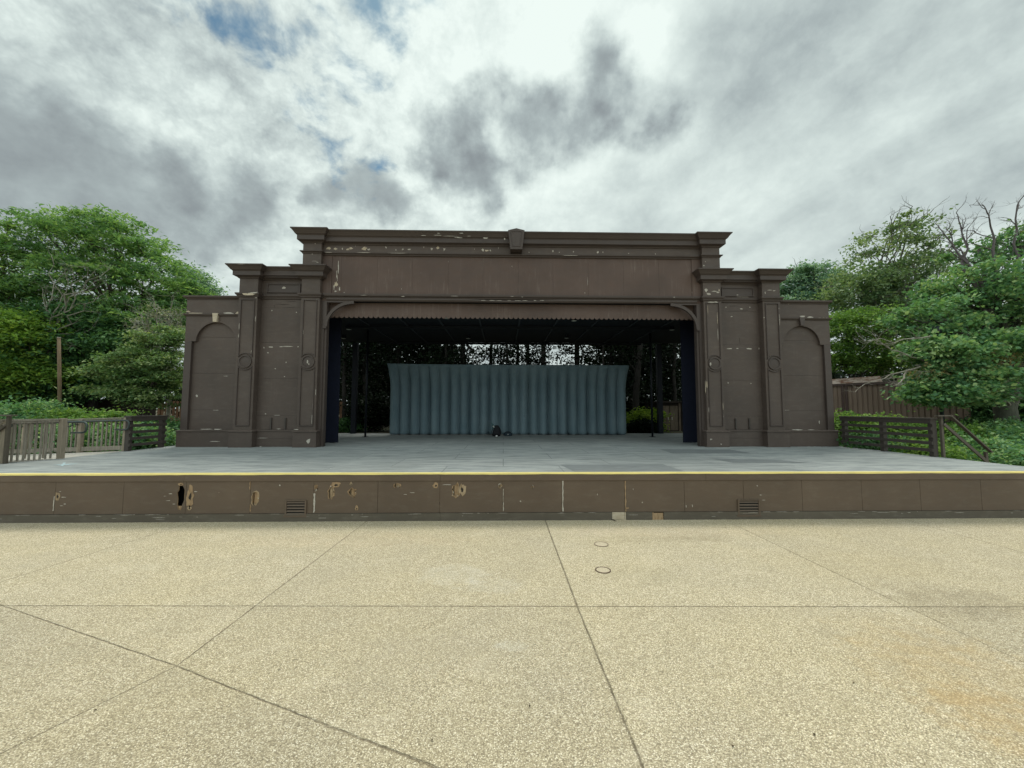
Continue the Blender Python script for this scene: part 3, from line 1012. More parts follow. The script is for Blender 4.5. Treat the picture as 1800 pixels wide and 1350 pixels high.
def crown_prof(zt, h, o=0.30):
    b = zt - h
    return [(-0.02, b), (0.03, b), (0.05, b + .03), (0.145, b + .07), (0.145, b + .21 * h / .42), (0.165, b + .235 * h / .42), (0.19, b + .25 * h / .42), (0.215, b + .29 * h / .42), (0.255, b + .345 * h / .42), (o - .008, zt - .035), (o, zt - .033), (o, zt), (-0.02, zt)]


PW_ = 0.305
PC = {1: 8.82, 2: 6.775}
med_r = 0.20
for s in (-1, 1):
    def X(v):
        return X0C + s * v
    side = 'left' if s < 0 else 'right'
    # wing wall
    mb = MB()
    zs = [DZ, 2.13, 3.34, 4.55, 5.77]
    mb2 = MB()
    sheets(mb, X(10.70), X(9.10), FYW, FYW + .02, zs)
    mb.box(X(10.9), X(9.0), FYW + .021, FYW + .06, DZ, 5.77, 3)
    mb.box(X(10.90), X(10.86), FYW + .0605, FYW + 1.8, DZ, 5.77, 0)
    mb.box(X(10.86), X(6.6), FYW + 1.76, FYW + 1.8, DZ, 5.77, 0)
    if s < 0:
        for q in [(346, 696, 4, 5), (335, 633, 4, 3), (344, 560, 14, 2), (397, 661, 10, .8), (380, 721, 14, .8)]:
            mb.chip(*q, FYW, 1)
    else:
        for q in [(1380, 721, 20, .8), (1440, 742, 2, 8)]:
            mb.chip(*q, FYW, 1)
    wing = mb.build('wing_wall', [M['brown'], M['primer'], M['bare'], M['gap']], house)
    # stile, spandrel board cut to an arch, mouldings, plinth
    MB().box(X(10.70), X(10.92), FYW - .09, FYW + .0205, 1.47, 4.398).build('stile', TR, wing, bevel=.004)
    ar = circ(X(9.92), 4.40, .645, 0, math.pi, 28)
    if s < 0:
        ol = [(X(10.92), 4.40), (X(10.60), 4.40)]
    xl, xr = min(X(10.92), X(9.105)), max(X(10.92), X(9.105))
    outl = [(xl, 4.40), (xl, 5.81), (xr, 5.81), (xr, 4.40)]
    outl = [(xl, 4.40)] + [p for p in ar[::-1]] + [(xr, 4.40), (xr, 5.81), (xl, 5.81)]
    mb = MB()
    mb.poly_xz(outl, FYW - .09, FYW - .0005)
    if s < 0:
        for q in [(340, 552, 34, 3.4), (402, 553, 34, 7), (418, 553, 12, 8), (330, 549, 10, 3)]:
            mb.chip(q[0], q[1] - 1.5, q[2], q[3], FYW - .09, random.choice([1, 2]), 15, .6)
    else:
        for q in [(1410, 557, 14, 4), (1440, 560, 30, 3), (1425, 558, 18, 3), (1386, 534, 4, 4), (1450, 560, 14, 3)]:
            mb.chip(q[0], q[1] - .5, q[2], q[3], FYW - .09, random.choice([1, 1, 2]), 13, .6)
    mb.build('arch_board', BT, wing)
    MB().sweep_plan([(xl, FYW + 1.0), (xl, FYW - .09), (xr, FYW - .09)] if s < 0 else [(xl, FYW - .09), (xr, FYW - .09), (xr, FYW + 1.0)],
                    [(-.02, 5.815), (.02, 5.815), (.03, 5.84), (.075, 5.865), (.085, 5.90), (.085, 5.93), (-.02, 5.93)]).build('cap_moulding', TR, wing)
    mb = MB()
    mb.sweep_plan([(xl, FYW + .4), (xl, FYW - .0905), (xr, FYW - .0905)] if s < 0 else [(xl, FYW - .0905), (xr, FYW - .0905), (xr, FYW + .4)],
                  [(.001, 5.245), (.03, 5.25), (.06, 5.29), (.065, 5.32), (.001, 5.33)])
    mb.build('band_moulding', TR, wing)
    kx = X(9.92)
    mb = MB()
    mb.poly_xz([(kx - .06, 5.04), (kx + .06, 5.04), (kx + .092, 5.335), (kx - .092, 5.335)], FYW - .175, FYW - .0905)
    if s < 0:
        kob = mb.build('keystone', M['bare'], wing, bevel=.004)
        kob['label'] = 'bare wood keystone stripped of its paint'
    else:
        mb.build('keystone', M['brown_trim'], wing, bevel=.004)
    # plinth of the wing
    mb = MB()
    mb.sweep_plan([(xl - .02, FYW + 1.8), (xl - .02, FYW - .04), (xr - (0 if s < 0 else 0), FYW - .04)] if s < 0 else [(xl, FYW - .04), (xr + .02, FYW - .04), (xr + .02, FYW + 1.8)],
                  [(-.02, DZ + .001), (.07, DZ + .001), (.07, 1.41), (.095, 1.42), (.095, 1.445), (.05, 1.475), (-.02, 1.475)])
    if s < 0:
        mb.chip(362, 754.5, 26, 1.6, FYW - .137, 1, 12, .5)
        mb.chip(383, 754.5, 16, 2, FYW - .137, 1, 12, .5)
        mb.chip(378, 776, 20, 1.4, FYW - .112, 1, 9)
    else:
        mb.chip(1402, 755.5, 28, 2.0, FYW - .137, 1, 12, .4)
        mb.chip(1425, 755.5, 16, 1.4, FYW - .137, 1, 12, .5)
    mb.build('plinth', BT, wing)
    # bay wall between the pilasters
    mb = MB()
    sheets(mb, X(8.53), X(7.06), FYW, FYW + .02, [DZ, 1.94, 3.17, 4.39, 5.57, 5.86, 6.9])
    mb.box(X(8.60), X(7.0), FYW + .021, FYW + .06, DZ, 6.9, 3)
    if s < 0:
        cs = [(464, 611, 2, 3.6), (476, 610, 10, 2.4), (506, 609, 22, 2), (494, 609.5, 8, 1.6), (524, 609.5, 3, 3), (471, 620, 3, 2.6), (478, 546, 2.4, 2.6), (521, 549, 2, 2), (484, 648, 3, 2), (467, 727.5, 3, 2), (487, 730, 16, .9), (503, 637, 2, 3), (500, 662, 2, 2)]
        ck = [(496, 535, 32, 1.0), (512, 530, 22, .8), (482, 539, 1, 8), (508, 540, 26, .8)]
    else:
        cs = [(1282, 613, 14, 2.2), (1296, 612.5, 5, 1.8), (1317, 613, 12, 2.6), (1334, 612.5, 2, 4), (1276, 540, 3, 2), (1318, 540, 3, 2), (1286, 556.5, 5, 1.8), (1280, 673, 2.6, 2.6), (1320, 674, 2.6, 2.6), (1303, 543, 6, 2.4)]
        ck = [(1290, 538, 26, .9), (1297, 547, 52, .8), (1310, 545, 20, .8), (1300, 598, .9, 16)]
    for q in cs:
        mb.chip(*q, FYW, 1, 9, .4)
    for q in ck:
        mb.chip(*q, FYW, 3, 9, .5)
    bay = mb.build('bay_wall', [M['brown'], M['primer'], M['bare'], M['gap']], house)
    # frieze panel with raised frame
    mb = MB()
    xa, xb = min(X(8.33), X(7.24)), max(X(8.33), X(7.24))
    mb.box(xa, xb, FYW - .012, FYW - .0005, 6.10, 6.38)
    bead(mb, [(xa, 6.10), (xb, 6.10), (xb, 6.38), (xa, 6.38)], FYW - .011, .05, .03)
    if s < 0:
        mb.chip(499, 506, 9, 5, FYW - .013, 1, 7, .5)
    else:
        mb.chip(1296, 518.5, 5, 2, FYW - .013, 1, 7, .4)
        mb.chip(1305, 522, 26, 1.2, FYW - .013, 1, 9, .6)
    mb.build('frieze_panel', TR, bay)
    # two dark upright cleats on the low patch board
    mb = MB()
    mb.box(X(8.36), X(7.20), FYW - .010, FYW - .0005, 1.49, 1.935)
    mb.build('patch_board', BT, bay)
    for dx in (-.235, .235):
        MB().box(X(7.79) + dx - .022, X(7.79) + dx + .022, FYW - .055, FYW - .0105, 1.50, 1.87).build('cleat', M['rail'], bay, bevel=.004)
    mb = MB()
    mb.box(X(8.455), X(7.14), FYW - .085, FYW - .0005, DZ + .001, 1.20)
    mb.box(X(8.455), X(7.14), FYW - .085, FYW - .0005, 1.205, 1.425)
    mb.box(X(8.455), X(7.14), FYW - .11, FYW - .0005, 1.428, 1.475)
    if s < 0:
        mb.chip(458, 785, 4, 1.5, FYW - .086, 1); mb.chip(462, 770, 20, .9, FYW - .086, 1); mb.chip(490, 754, 9, 1.4, FYW - .111, 1)
    mb.build('plinth', BT, bay)
    # pilasters
    for pi in (1, 2):
        pc = X(PC[pi])
        mb = MB()
        mb.box(pc - PW_, pc + PW_, FYP, FYW - .0005, 1.475, 6.52)
        yk = FYP
        if s < 0 and pi == 1:
            cs = [(420.5, 573, 2, 14), (420, 590, 2.4, 10), (420.5, 603, 2, 8), (444.5, 589, 1.6, 6), (443.5, 611, 1.6, 8), (438, 520, 30, 5), (450, 523, 6, 4), (424, 521, 10, 4), (452, 516, 2.4, 8), (449, 560, 1, 14), (442, 618, 1.4, 6)]
        elif s < 0:
            cs = [(556.8, 535, 2.4, 24), (556, 566, 1.2, 20), (548.5, 739, 2.2, 26), (549.6, 715, 1.2, 30), (533, 585, .9, 12), (531, 610, .9, 10), (555, 690, 1, 20), (554, 600, .8, 20)]
        elif pi == 2:
            cs = [(1251, 532, 17, 5), (1258, 531, 10, 3), (1243.5, 586, 1.6, 16), (1244, 606, 1.4, 8), (1262, 590, 1, 30), (1246, 720, 1.6, 14), (1271, 715, 1.4, 16), (1248, 733, 1.2, 10), (1242.5, 676, 2, 20), (1271, 730, 1.4, 10), (1240, 680, 1, 30), (1244, 545, .9, 20), (1261, 560, .9, 30), (1241, 510, 8, 9), (1246, 517, 10, 5), (1256, 512, 14, 1.8), (1262, 514, 6, 3), (1264, 510, 2, 6)]
        else:
            cs = [(1353, 510, 12, 1.4), (1361, 511, 6, 2), (1342, 522, 5, 3), (1369, 542, 1.4, 4), (1343, 558, 2, 3), (1345, 515, 1.4, 6), (1370, 560, .8, 30), (1352, 672, 1, 8)]
        for q in cs:
            mb.chip(*q, yk, 1 if random.random() < .8 else 2, 9, .5)
        pil = mb.build('pilaster', BT, house)
        # framed panels above and below the medallion
        mb = MB()
        hw = 0.215
        R2 = 0.275
        ang = math.acos(hw / R2)
        zc_ = 3.715
        up = [(pc + hw, 5.78), (pc - hw, 5.78)] + [(pc + R2 * math.cos(t), zc_ + R2 * math.sin(t)) for t in [math.pi - ang + (2 * ang - math.pi) * i / 12 for i in range(13)]]
        bead(mb, up, FYP - .0005, .036, .032)
        lo = [(pc - hw, 1.62), (pc + hw, 1.62)] + [(pc + R2 * math.cos(t), zc_ - R2 * math.sin(t)) for t in [ang + (math.pi - 2 * ang) * i / 12 for i in range(13)]]
        bead(mb, lo, FYP - .0005, .036, .032)
        mb.build('panel_moulding', TR, pil)
        mb = MB()
        n = 36
        rings = []
        for rr, yy in ((med_r + .012, -.0005), (med_r + .010, -.04), (med_r - .022, -.04), (med_r - .036, -.012), (0.02, -.022)):
            rings += [(pc + rr * math.cos(2 * math.pi * i / n), FYP + yy, zc_ + rr * math.sin(2 * math.pi * i / n)) for i in range(n)]
        fs = [(k * n + i, (k + 1) * n + i, (k + 1) * n + (i + 1) % n, k * n + (i + 1) % n) for k in range(4) for i in range(n)]
        fs.append(tuple(4 * n + i for i in range(n)))
        mb.add(rings, fs)
        if s < 0 and pi == 2:
            mb.chip(540.5, 636, 3, 8, FYP - .02, 1, 7, .5); mb.chip(543, 640, 1.8, 5, FYP - .02, 1, 6, .4)
        if s > 0 and pi == 2:
            mb.chip(1249, 640, 4, 7, FYP - .02, 1, 7, .5)
        mb.build('medallion', TR, pil)
        # plinth block with cap
        mb = MB()
        mb.sweep_plan([(pc - .345, FYW - .0005), (pc - .345, FYP - .05), (pc + .345, FYP - .05), (pc + .345, FYW - .0005)],
                      [(-.30, DZ + .001), (.03, DZ + .001), (.03, 1.405), (.055, 1.415), (.055, 1.445), (.0, 1.478), (-.30, 1.478)])
        if s < 0 and pi == 2:
            mb.chip(521, 755, 10, 1.8, FYP - .107, 1, 10, .5); mb.chip(543, 775, 10, 10, FYP - .082, 1, 6, .9)
        if s > 0 and pi == 2:
            mb.chip(1250, 772, 9, 5, FYP - .082, 1, 9, .8); mb.chip(1268, 781, 5, 3, FYP - .082, 1, 8, .7)
        mb.build('plinth_block', BT, pil)
    # continuous mouldings around both pilasters
    i1, o1, i2, o2 = PC[1] - PW_, PC[1] + PW_, PC[2] - PW_, PC[2] + PW_
    path = [(X(o1), FYW + .5), (X(o1), FYP), (X(i1), FYP), (X(i1), FYW), (X(o2), FYW), (X(o2), FYP), (X(i2), FYP), (X(i2), FYB)]
    if s > 0:
        path = path[::-1]
    mb = MB()
    mb.sweep_plan(path, [(.001, 5.86), (.035, 5.87), (.045, 5.91), (.085, 5.955), (.09, 6.0), (.001, 6.015)])
    if s < 0:
        mb.chip(437, 517, 30, 5, FYP - .088, 2, 13, .4); mb.chip(446, 514.5, 14, 3, FYP - .088, 1, 10, .4)
    mb.build('architrave_moulding', TR, house)
    mb = MB()
    mb.sweep_plan(path, crown_prof(6.90, .40))
    if s < 0:
        mb.chip(424, 464, 20, 1, FYP - .302, 1, 9, .5)
    mb.build('cornice', TR, house)
    # top of the low attic
    mb = MB()
    mb.box(X(o1) , X(i2), FYP + .02, FYW + .5, 6.62, 6.86)
    mb.build('attic_roof', M['brown_trim'], house)
    # attic pier over the inner pilaster
    mb = MB()
    pc = X(PC[2])
    mb.box(pc - PW_, pc + PW_, FYP, FYW + .25, 6.901, 7.76)
    if s < 0:
        for q in [(554, 428, 2, 3), (549, 446, 2, 4), (558, 461, 6, 1.6), (552, 459, 14, .8)]:
            mb.chip(*q, FYP, 1, 7, .5)
    else:
        for q in [(1237, 467, 4, 3), (1241, 451, 8, 1), (1255, 452, 10, 1), (1240, 460, 2, 2)]:
            mb.chip(*q, FYP, 1, 7, .5)
    mb.build('attic_pier', BT, house)
    # jamb of the opening
    mb = MB()
    mb.box(X(6.4695), X(6.30), FYB + .02, FYB + .20, DZ + .001, 5.80)
    mb.box(X(6.4695), X(6.37), FYB - .03, FYB + .0195, DZ + .001, 5.80)
    mb.build('jamb', TR, house)
    # curved bracket in the corner of the opening
    R3 = 0.97
    cx, cz = X(6.36 - R3), 5.78 - .06 - .80
    a0, a1 = (math.pi, math.pi / 2) if s < 0 else (0, math.pi / 2)
    inner = [(cx + (R3 - .10) * math.cos(a0 + (a1 - a0) * i / 22), cz + (.80 - .02) * math.sin(a0 + (a1 - a0) * i / 22)) for i in range(23)]
    outer_ = [(cx + R3 * math.cos(a0 + (a1 - a0) * i / 22), cz + .88 * math.sin(a0 + (a1 - a0) * i / 22)) for i in range(23)]
    mb = MB()
    mb.poly_xz(inner + outer_[::-1], FYB - .06, FYB + .01)
    mb.box(X(6.40), X(6.285), FYB - .055, FYB + .015, 4.86, 5.789)
    mb.box(X(6.284), X(5.42), FYB - .055, FYB + .015, 5.745, 5.789)
    mb.build('corner_bracket', TR, house)

# centre fascia of vertical sheets
mb = MB()
xe = [X0C - 6.17] + [at(q, 480, FYB).x for q in (600, 663, 725, 788, 849, 911, 972, 1034, 1096, 1158, 1214)] + [X0C + 6.17]
for a, b_ in zip(xe[:-1], xe[1:]):
    mb.box(a + .002, b_ - .002, FYB, FYB + .02, 5.95, 7.39)
mb.box(X0C - 6.47, X0C - 6.173, FYB - .02, FYB + .02, 5.80, 7.39)
mb.box(X0C + 6.173, X0C + 6.47, FYB - .02, FYB + .02, 5.80, 7.39)
mb.box(X0C - 6.47, X0C + 6.47, FYB + .021, FYB + .06, 5.80, 7.9, 3)
for q in [(581, 451, 10, 8), (573, 458, 8, 4), (582, 458, 5, 2), (595, 470, 3, 34), (592, 480, 2, 26), (591, 500, 10, 14), (597, 508, 4, 10), (590, 512, 8, 5), (593, 490, 2, 20), (587, 505, 3, 12), (605, 514, 3, 2), (706, 508, 2, 4), (1028, 515, 2, 3), (1033, 495, .8, 30), (1217, 514, 3, 5), (1218, 519, 5, 5), (1222, 507, 3, 3), (788, 460, 1, 4), (900, 468, 1, 5), (740, 480, 1, 1)]:
    mb.chip(q[0], q[1], q[2] * .8, q[3], FYB, 1 if q[2] < 9 else 2, 13, .75)
mb.build('fascia', [M['brown_fascia'], M['primer'], M['bare'], M['gap']], house)
mb = MB()
mb.box(X0C - 6.47, X0C + 6.47, FYB - .03, FYB - .0005, 7.452, 7.76)
for q in [(577, 438, 11, 6), (590, 439, 10, 6), (602, 439, 3, 5), (612, 440, 9, 5), (617, 438, 9, 5), (641, 438, 13, 8), (648, 440, 6, 4), (679, 437, 2, 5), (696, 441, 3, 3), (708, 440, 4, 4), (719, 440, 7, 4), (759, 439, 6, 7), (769, 437, 8, 6), (781, 440, 5, 6), (678, 436, 1.4, 6), (745, 436, 1.4, 4), (849, 441, 6, 7), (856, 442, 10, 5), (862, 442, 4, 5), (876, 437, 1.4, 6), (834, 439, 1.2, 3), (972, 443, 3, 5), (983, 445, 3, 2), (1008, 444, 2, 4), (1051, 445, 5, 5), (1060, 445, 2, 4), (625, 434, 1, 2), (930, 445, 2, 2), (1105, 447, 2, 2), (1152, 448, 1.4, 3)]:
    mb.chip(q[0], q[1] - 1.5, q[2], q[3], FYB - .03, 1 if q[2] < 8 else 2, 11, .6)
mb.build('frieze', BT, house)
# mouldings of the centre: continuous round both attic piers
i2, o2 = PC[2] - PW_, PC[2] + PW_
path = [(X0C - o2, FYW + .25), (X0C - o2, FYP), (X0C - i2, FYP), (X0C - i2, FYB - .03), (X0C + i2, FYB - .03), (X0C + i2, FYP), (X0C + o2, FYP), (X0C + o2, FYW + .25)]
mb = MB()
mb.sweep_plan(path, [(.001, 7.365), (.02, 7.37), (.03, 7.40), (.075, 7.425), (.08, 7.452), (.001, 7.455)])
for q in [(577, 443.5, 20, 1.2), (640, 444, 30, 1.0), (700, 445, 40, .9), (1000, 449, 40, .8)]:
    mb.chip(*q, FYB - .108, 1, 11, .6)
mb.build('string_moulding', TR, house)
mb = MB()
mb.sweep_plan(path, crown_prof(8.15, .42))
for q in [(745, 414, 16, 1.0), (770, 413.5, 24, .8), (803, 417, 12, 1.2), (811, 410, 9, 1.4), (808, 418, 14, 1), (853, 418.5, 11, 3), (771, 410, 7, 1), (825, 415, 10, .8), (887, 420, 4, 4), (790, 415, 30, .7)]:
    mb.chip(*q, FYB - .335, 1, 11, .5)
mb.build('main_cornice', TR, house)
mb = MB()
mb.box(X0C - o2 + .01, X0C + o2 - .01, FYP + .05, FYW + .25, 7.9, 8.12)
mb.build('parapet_top', M['brown_trim'], house)
# keystone at the top
kx = at(907, 420, FYB).x - .0
mb = MB()
kf = FYB - .40
mb.poly_xz([(kx - .20, 7.50), (kx + .20, 7.50), (kx + .275, 8.145), (kx + .28, 8.155), (kx, 8.225), (kx - .28, 8.155), (kx - .275, 8.145)], kf, FYB - .031)
key = mb.build('main_keystone', M['brown_trim'], house, bevel=.006)
mb = MB()
bead(mb, [(kx - .12, 7.60), (kx + .12, 7.60), (kx + .19, 8.10), (kx, 8.13), (kx - .19, 8.10)], kf - .0005, .03, .014)
mb.build('keystone_frame', M['brown_trim'], key)
# beam moulding under the fascia, one length sagging
mb = MB()
mb.sweep_plan([(X0C - i2, FYB - .02), (X0C + i2, FYB - .02)], [(.001, 5.89), (.02, 5.895), (.03, 5.93), (.08, 5.96), (.09, 6.0), (.09, 6.03), (.001, 6.05)])
for q in [(708, 521, 10, 1.3), (640, 519, 14, .8), (800, 520.5, 20, .8), (900, 521, 8, .8), (918, 522, 4, 1), (1185, 522.5, 5, 1.4), (560, 520, 3, 1)]:
    mb.chip(q[0], q[1], q[2], q[3], FYB - .112, 1, 9, .5)
mb.build('beam_moulding', TR, house)
mb = MB()
n = 60
vs, fs = [], []
xa, xb = X0C - 6.30, X0C + 6.30
xs0, xs1 = at(820, 525, FYB).x, at(985, 525, FYB).x
for i in range(n + 1):
    x = xa + (xb - xa) * i / n
    t = (x - xs0) / (xs1 - xs0)
    sag = .045 * math.sin(math.pi * t) ** 1.3 if 0 < t < 1 else 0
    for yy, zz in ((FYB - .075, 5.885 - sag), (FYB - .075, 5.845 - sag), (FYB - .045, 5.80 - sag * .6), (FYB + .01, 5.79), (FYB + .01, 5.885)):
        vs.append((x, yy, zz))
for i in range(n):
    for j in range(5):
        a = i * 5 + j; b_ = i * 5 + (j + 1) % 5
        fs.append((a, b_, b_ + 5, a + 5))
mb.add(vs, fs)
for i in range(8):
    q = 850 + i * 15 + random.uniform(-3, 3)
    mb.chip(q, 527.6 + .8 * math.sin((q - 820) / 165 * math.pi), random.uniform(6, 18), 1.1, FYB - .076, 1, 9, .5)
mb.build('sagging_moulding', TR, house)
# scalloped valance
VY = 13.12
n = 76
xa, xb = X0C - 6.30, X0C + 6.30
st = (xb - xa) / n
pts = [(xa, 5.80), (xa, 5.36)]
for i in range(n):
    for k in range(1, 9):
        a = math.pi * k / 8
        pts.append((xa + st * (i + .5 - .5 * math.cos(a)), 5.362 - .085 * math.sin(a)))
pts += [(xb, 5.80)]
mb = MB()
mb.poly_xz(pts[::-1][::-1], VY, VY + .02)
mb.build('valance', M['brown_fascia'], house)
# roof, ceiling battens, lights
CZ = 5.72
mb = MB()
mb.box(X0C - 10.85, X0C + 10.85, 13.17, 20.4, CZ, CZ + .25)
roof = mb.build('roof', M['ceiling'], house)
for x in [-6.0, -4.4, -2.9, -1.3, .3, 1.8, 3.4, 5.0, 6.4]:
    mb = MB()
    mb.box(X0C + x - .03, X0C + x + .03, 13.3, 20.3, CZ - .045, CZ - .0005)
    mb.build('ceiling_batten', M['beam'], roof)
for y in (16.2, 20.2):
    MB().box(X0C - 7, X0C + 7, y - .06, y + .06, CZ - .14, CZ - .046).build('ceiling_beam', M['ceiling'], roof)
for (x, y) in ((785, 559.5), (1009, 564), (823, 595), (996, 594.5), (613, 579), (1181, 580), (604, 595)):
    p = onz(x, y, CZ - .15)
    mb = MB()
    mb.tube([(p.x, p.y, CZ - .001), (p.x, p.y, CZ - .10), (p.x, p.y, CZ - .15)], [.10, .11, .12], 16)
    d_ = mb.build('downlight', M['pole'], roof)
    mb = MB()
    mb.tube([(p.x, p.y, CZ - .151), (p.x, p.y, CZ - .165)], [.105, .06], 16)
    mb.build('lamp_cover', M['lampglass'], d_)
# rear posts
for x in (621, 1161, 566, 1225):
    p = onz(x, 762, DZ)
    MB().box(p.x - .12, p.x + .12, 19.72, 19.94, DZ + .001, CZ - .15).build('rear_post', M['pole'], house)

# dark side flats just inside the opening
for s, lab in ((-1, 'tall dark navy flat standing inside the opening beside the left jamb'), (1, 'tall dark navy flat standing inside the opening beside the right jamb')):
    root = empty('side_flat', (X0C + s * 7.3, 14.45, DZ), lab, 'stage flat', 'navy flats inside the stage opening')
    mb = MB()
    mb.box(X0C + s * 6.46, X0C + s * 9.2, 14.45, 14.49, DZ + .012, CZ - .15)
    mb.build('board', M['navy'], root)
    mb = MB()
    for v in (6.52, 7.8, 9.1):
        mb.box(X0C + s * v - .04, X0C + s * v + .04, 14.4905, 14.56, DZ + .002, CZ - .15)
    mb.build('frame', M['pole'], root)

# thin roof props
for x, lab in ((642, 'thin dark steel roof prop left of the blue-grey backdrop'), (1147, 'thin dark steel roof prop right of the blue-grey backdrop')):
    p = onz(x, 768, DZ)
    root = empty('steel_prop', (p.x, p.y, DZ), lab, 'post', 'thin steel props under the roof')
    MB().tube([(p.x, p.y, DZ + .02), (p.x, p.y, CZ - .001)], .045, 12).build('shaft', M['pole'], root, smooth=True)
    MB().box(p.x - .1, p.x + .1, p.y - .1, p.y + .1, DZ + .001, DZ + .02).build('base_plate', M['pole'], root)

# moulded fluted backdrop with a flared top
m, nt, b, out = newmat('backdrop_paint')
g = NB(nt)
P = g.pos()
n1 = g.noise(P, 1.1, 5, 0.6)
n2 = g.noise(g.scale(P, 9, 9, 1.2), 1.0, 5, 0.65)
c = g.mix(g.mapr(n1, 0.3, 0.7), (0.112, 0.170, 0.202), (0.150, 0.212, 0.242))
c = g.mix(g.mapr(n2, 0.5, 0.75, 0, 0.4), c, (0.21, 0.26, 0.265))
g.set(b.inputs['Base Color'], c)
b.inputs['Roughness'].default_value = 0.8
M['backdrop'] = m
BX0, BX1, BY = -5.50, 6.03, 18.6
back = empty('fluted_backdrop', ((BX0 + BX1) / 2, BY, DZ), 'long blue-grey fluted backdrop wall with a flared top across the back of the stage', 'backdrop')
NF = 24
mb = MB()
nx, nz = NF * 12, 26
H0, H1 = DZ + .035, 4.26
vs, fs = [], []
for j in range(nz + 1):
    t = j / nz
    z = H0 + (H1 - H0) * t
    fl = max(0, (t - .64) / .36)
    for i in range(nx + 1):
        u = i / nx
        ph = u * NF
        k = ph - math.floor(ph)
        deep = 1.0 if (int(math.floor(ph + .5)) % 2 == 0) else 0.7
        prof = abs(math.sin(math.pi * ph)) ** .62
        dep = .38 * (1 - prof) * (1.0 if deep == 1 else .72) * (1 - .85 * fl ** 1.6)
        xx = BX0 + (BX1 - BX0) * u
        yy = BY - .10 + dep - .34 * fl ** 1.6
        zz = z + (.045 * (1 - u) ** 6) * fl
        vs.append((xx, yy, zz))
for j in range(nz):
    for i in range(nx):
        a = j * (nx + 1) + i
        fs.append((a, a + 1, a + nx + 2, a + nx + 1))
mb.add(vs, fs)
bd = mb.build('fluted_shell', M['backdrop'], back, smooth=True)
md = bd.modifiers.new('thick', 'SOLIDIFY'); md.thickness = .03; md.offset = -1
mb = MB()
mb.box(BX0 + .02, BX1 - .02, BY + .32, BY + .4, DZ + .001, DZ + .10)
for i in range(7):
    x = BX0 + .2 + (BX1 - BX0 - .4) * i / 6
    mb.box(x - .04, x + .04, BY + .3205, BY + .4, DZ + .1005, 3.4)
    mb.bar((x, BY + .95, DZ + .04), (x, BY + .37, 2.8), .06, .06)
mb.build('support_frame', M['pole'], back)

# ------------------------------------------------------------------ rucksack and bag
def blobmesh(mb, rings, n=18, mi=0, power=2.6):
    """stacked super-ellipse rings (cx, cy, z, rx, ry)"""
    k0 = len(mb.v)
    for (cx, cy, z, rx, ry) in rings:
        for i in range(n):
            a = 2 * math.pi * i / n
            ca, sa = math.cos(a), math.sin(a)
            mb.v.append((cx + rx * math.copysign(abs(ca) ** (2 / power), ca), cy + ry * math.copysign(abs(sa) ** (2 / power), sa), z))
    for j in range(len(rings) - 1):
        for i in range(n):
            a, b_ = k0 + j * n + i, k0 + j * n + (i + 1) % n
            mb.f.append((a, b_, b_ + n, a + n)); mb.m.append(mi)
    mb.f.append(tuple(k0 + i for i in reversed(range(n)))); mb.m.append(mi)
    mb.f.append(tuple(k0 + (len(rings) - 1) * n + i for i in range(n))); mb.m.append(mi)


p = onz(872.5, 766.5, DZ)
bx_, by_ = p.x, p.y - .05
ruck = empty('rucksack', (bx_, by_, DZ), 'black rucksack slumped upright against the backdrop with clothing poking out', 'rucksack')
mb = MB()
blobmesh(mb, [(bx_, by_, DZ + .003, .17, .12), (bx_ + .005, by_, DZ + .05, .195, .145), (bx_ + .01, by_ + .01, DZ + .16, .195, .14), (bx_ + .012, by_ + .03, DZ + .28, .165, .125), (bx_ + .014, by_ + .05, DZ + .40, .125, .105), (bx_ + .015, by_ + .06, DZ + .475, .085, .085), (bx_ + .015, by_ + .06, DZ + .50, .06, .06)])
mb.build('body', M['bagblack'], ruck, smooth=True)
mb = MB()
blobmesh(mb, [(bx_ + .01, by_ - .15, DZ + .06, .11, .03), (bx_ + .01, by_ - .165, DZ + .10, .12, .04), (bx_ + .012, by_ - .155, DZ + .20, .115, .04), (bx_ + .012, by_ - .125, DZ + .24, .08, .03)])
mb.build('front_pocket', M['bagblack'], ruck, smooth=True)
for sx in (-1, 1):
    MB().tube([(bx_ + sx * .10, by_ + .0, DZ + .45), (bx_ + sx * .17, by_ - .03, DZ + .34), (bx_ + sx * .225, by_ - .02, DZ + .18), (bx_ + sx * .19, by_ + .02, DZ + .05)], [.012, .016, .014, .01], 6).build('strap', M['bagblack'], ruck)
mb = MB()
mb.tube([(bx_ - .10, by_ + .03, DZ + .36), (bx_ - .135, by_ - .0, DZ + .46), (bx_ - .19, by_ - .0, DZ + .55), (bx_ - .235, by_, DZ + .62)], [.045, .05, .04, .015], 8)
mb.tube([(bx_ - .12, by_ - .01, DZ + .42), (bx_ - .165, by_ - .03, DZ + .40), (bx_ - .17, by_ - .03, DZ + .33)], [.03, .04, .025], 8)
tag(mb.build('jacket', M['teal'], smooth=True), 'dark teal jacket sleeve sticking out of the rucksack top', 'jacket')
mb = MB()
mb.tube([(bx_ - .10, by_ - .055, DZ + .40), (bx_ - .145, by_ - .065, DZ + .455), (bx_ - .15, by_ - .06, DZ + .49)], [.022, .03, .014], 8)
tag(mb.build('white_cloth', M['white'], smooth=True), 'crumpled white cloth wedged under the jacket at the rucksack top', 'cloth')
mb = MB()
blobmesh(mb, [(bx_ + .02, by_ - .22, DZ + .002, .06, .03), (bx_ + .02, by_ - .22, DZ + .03, .055, .03), (bx_ + .015, by_ - .21, DZ + .055, .03, .02)], 12)
tag(mb.build('paper_cup', M['white'], smooth=True), 'small crushed white cup on the deck in front of the rucksack', 'cup')
p = onz(892.5, 766, DZ)
mb = MB()
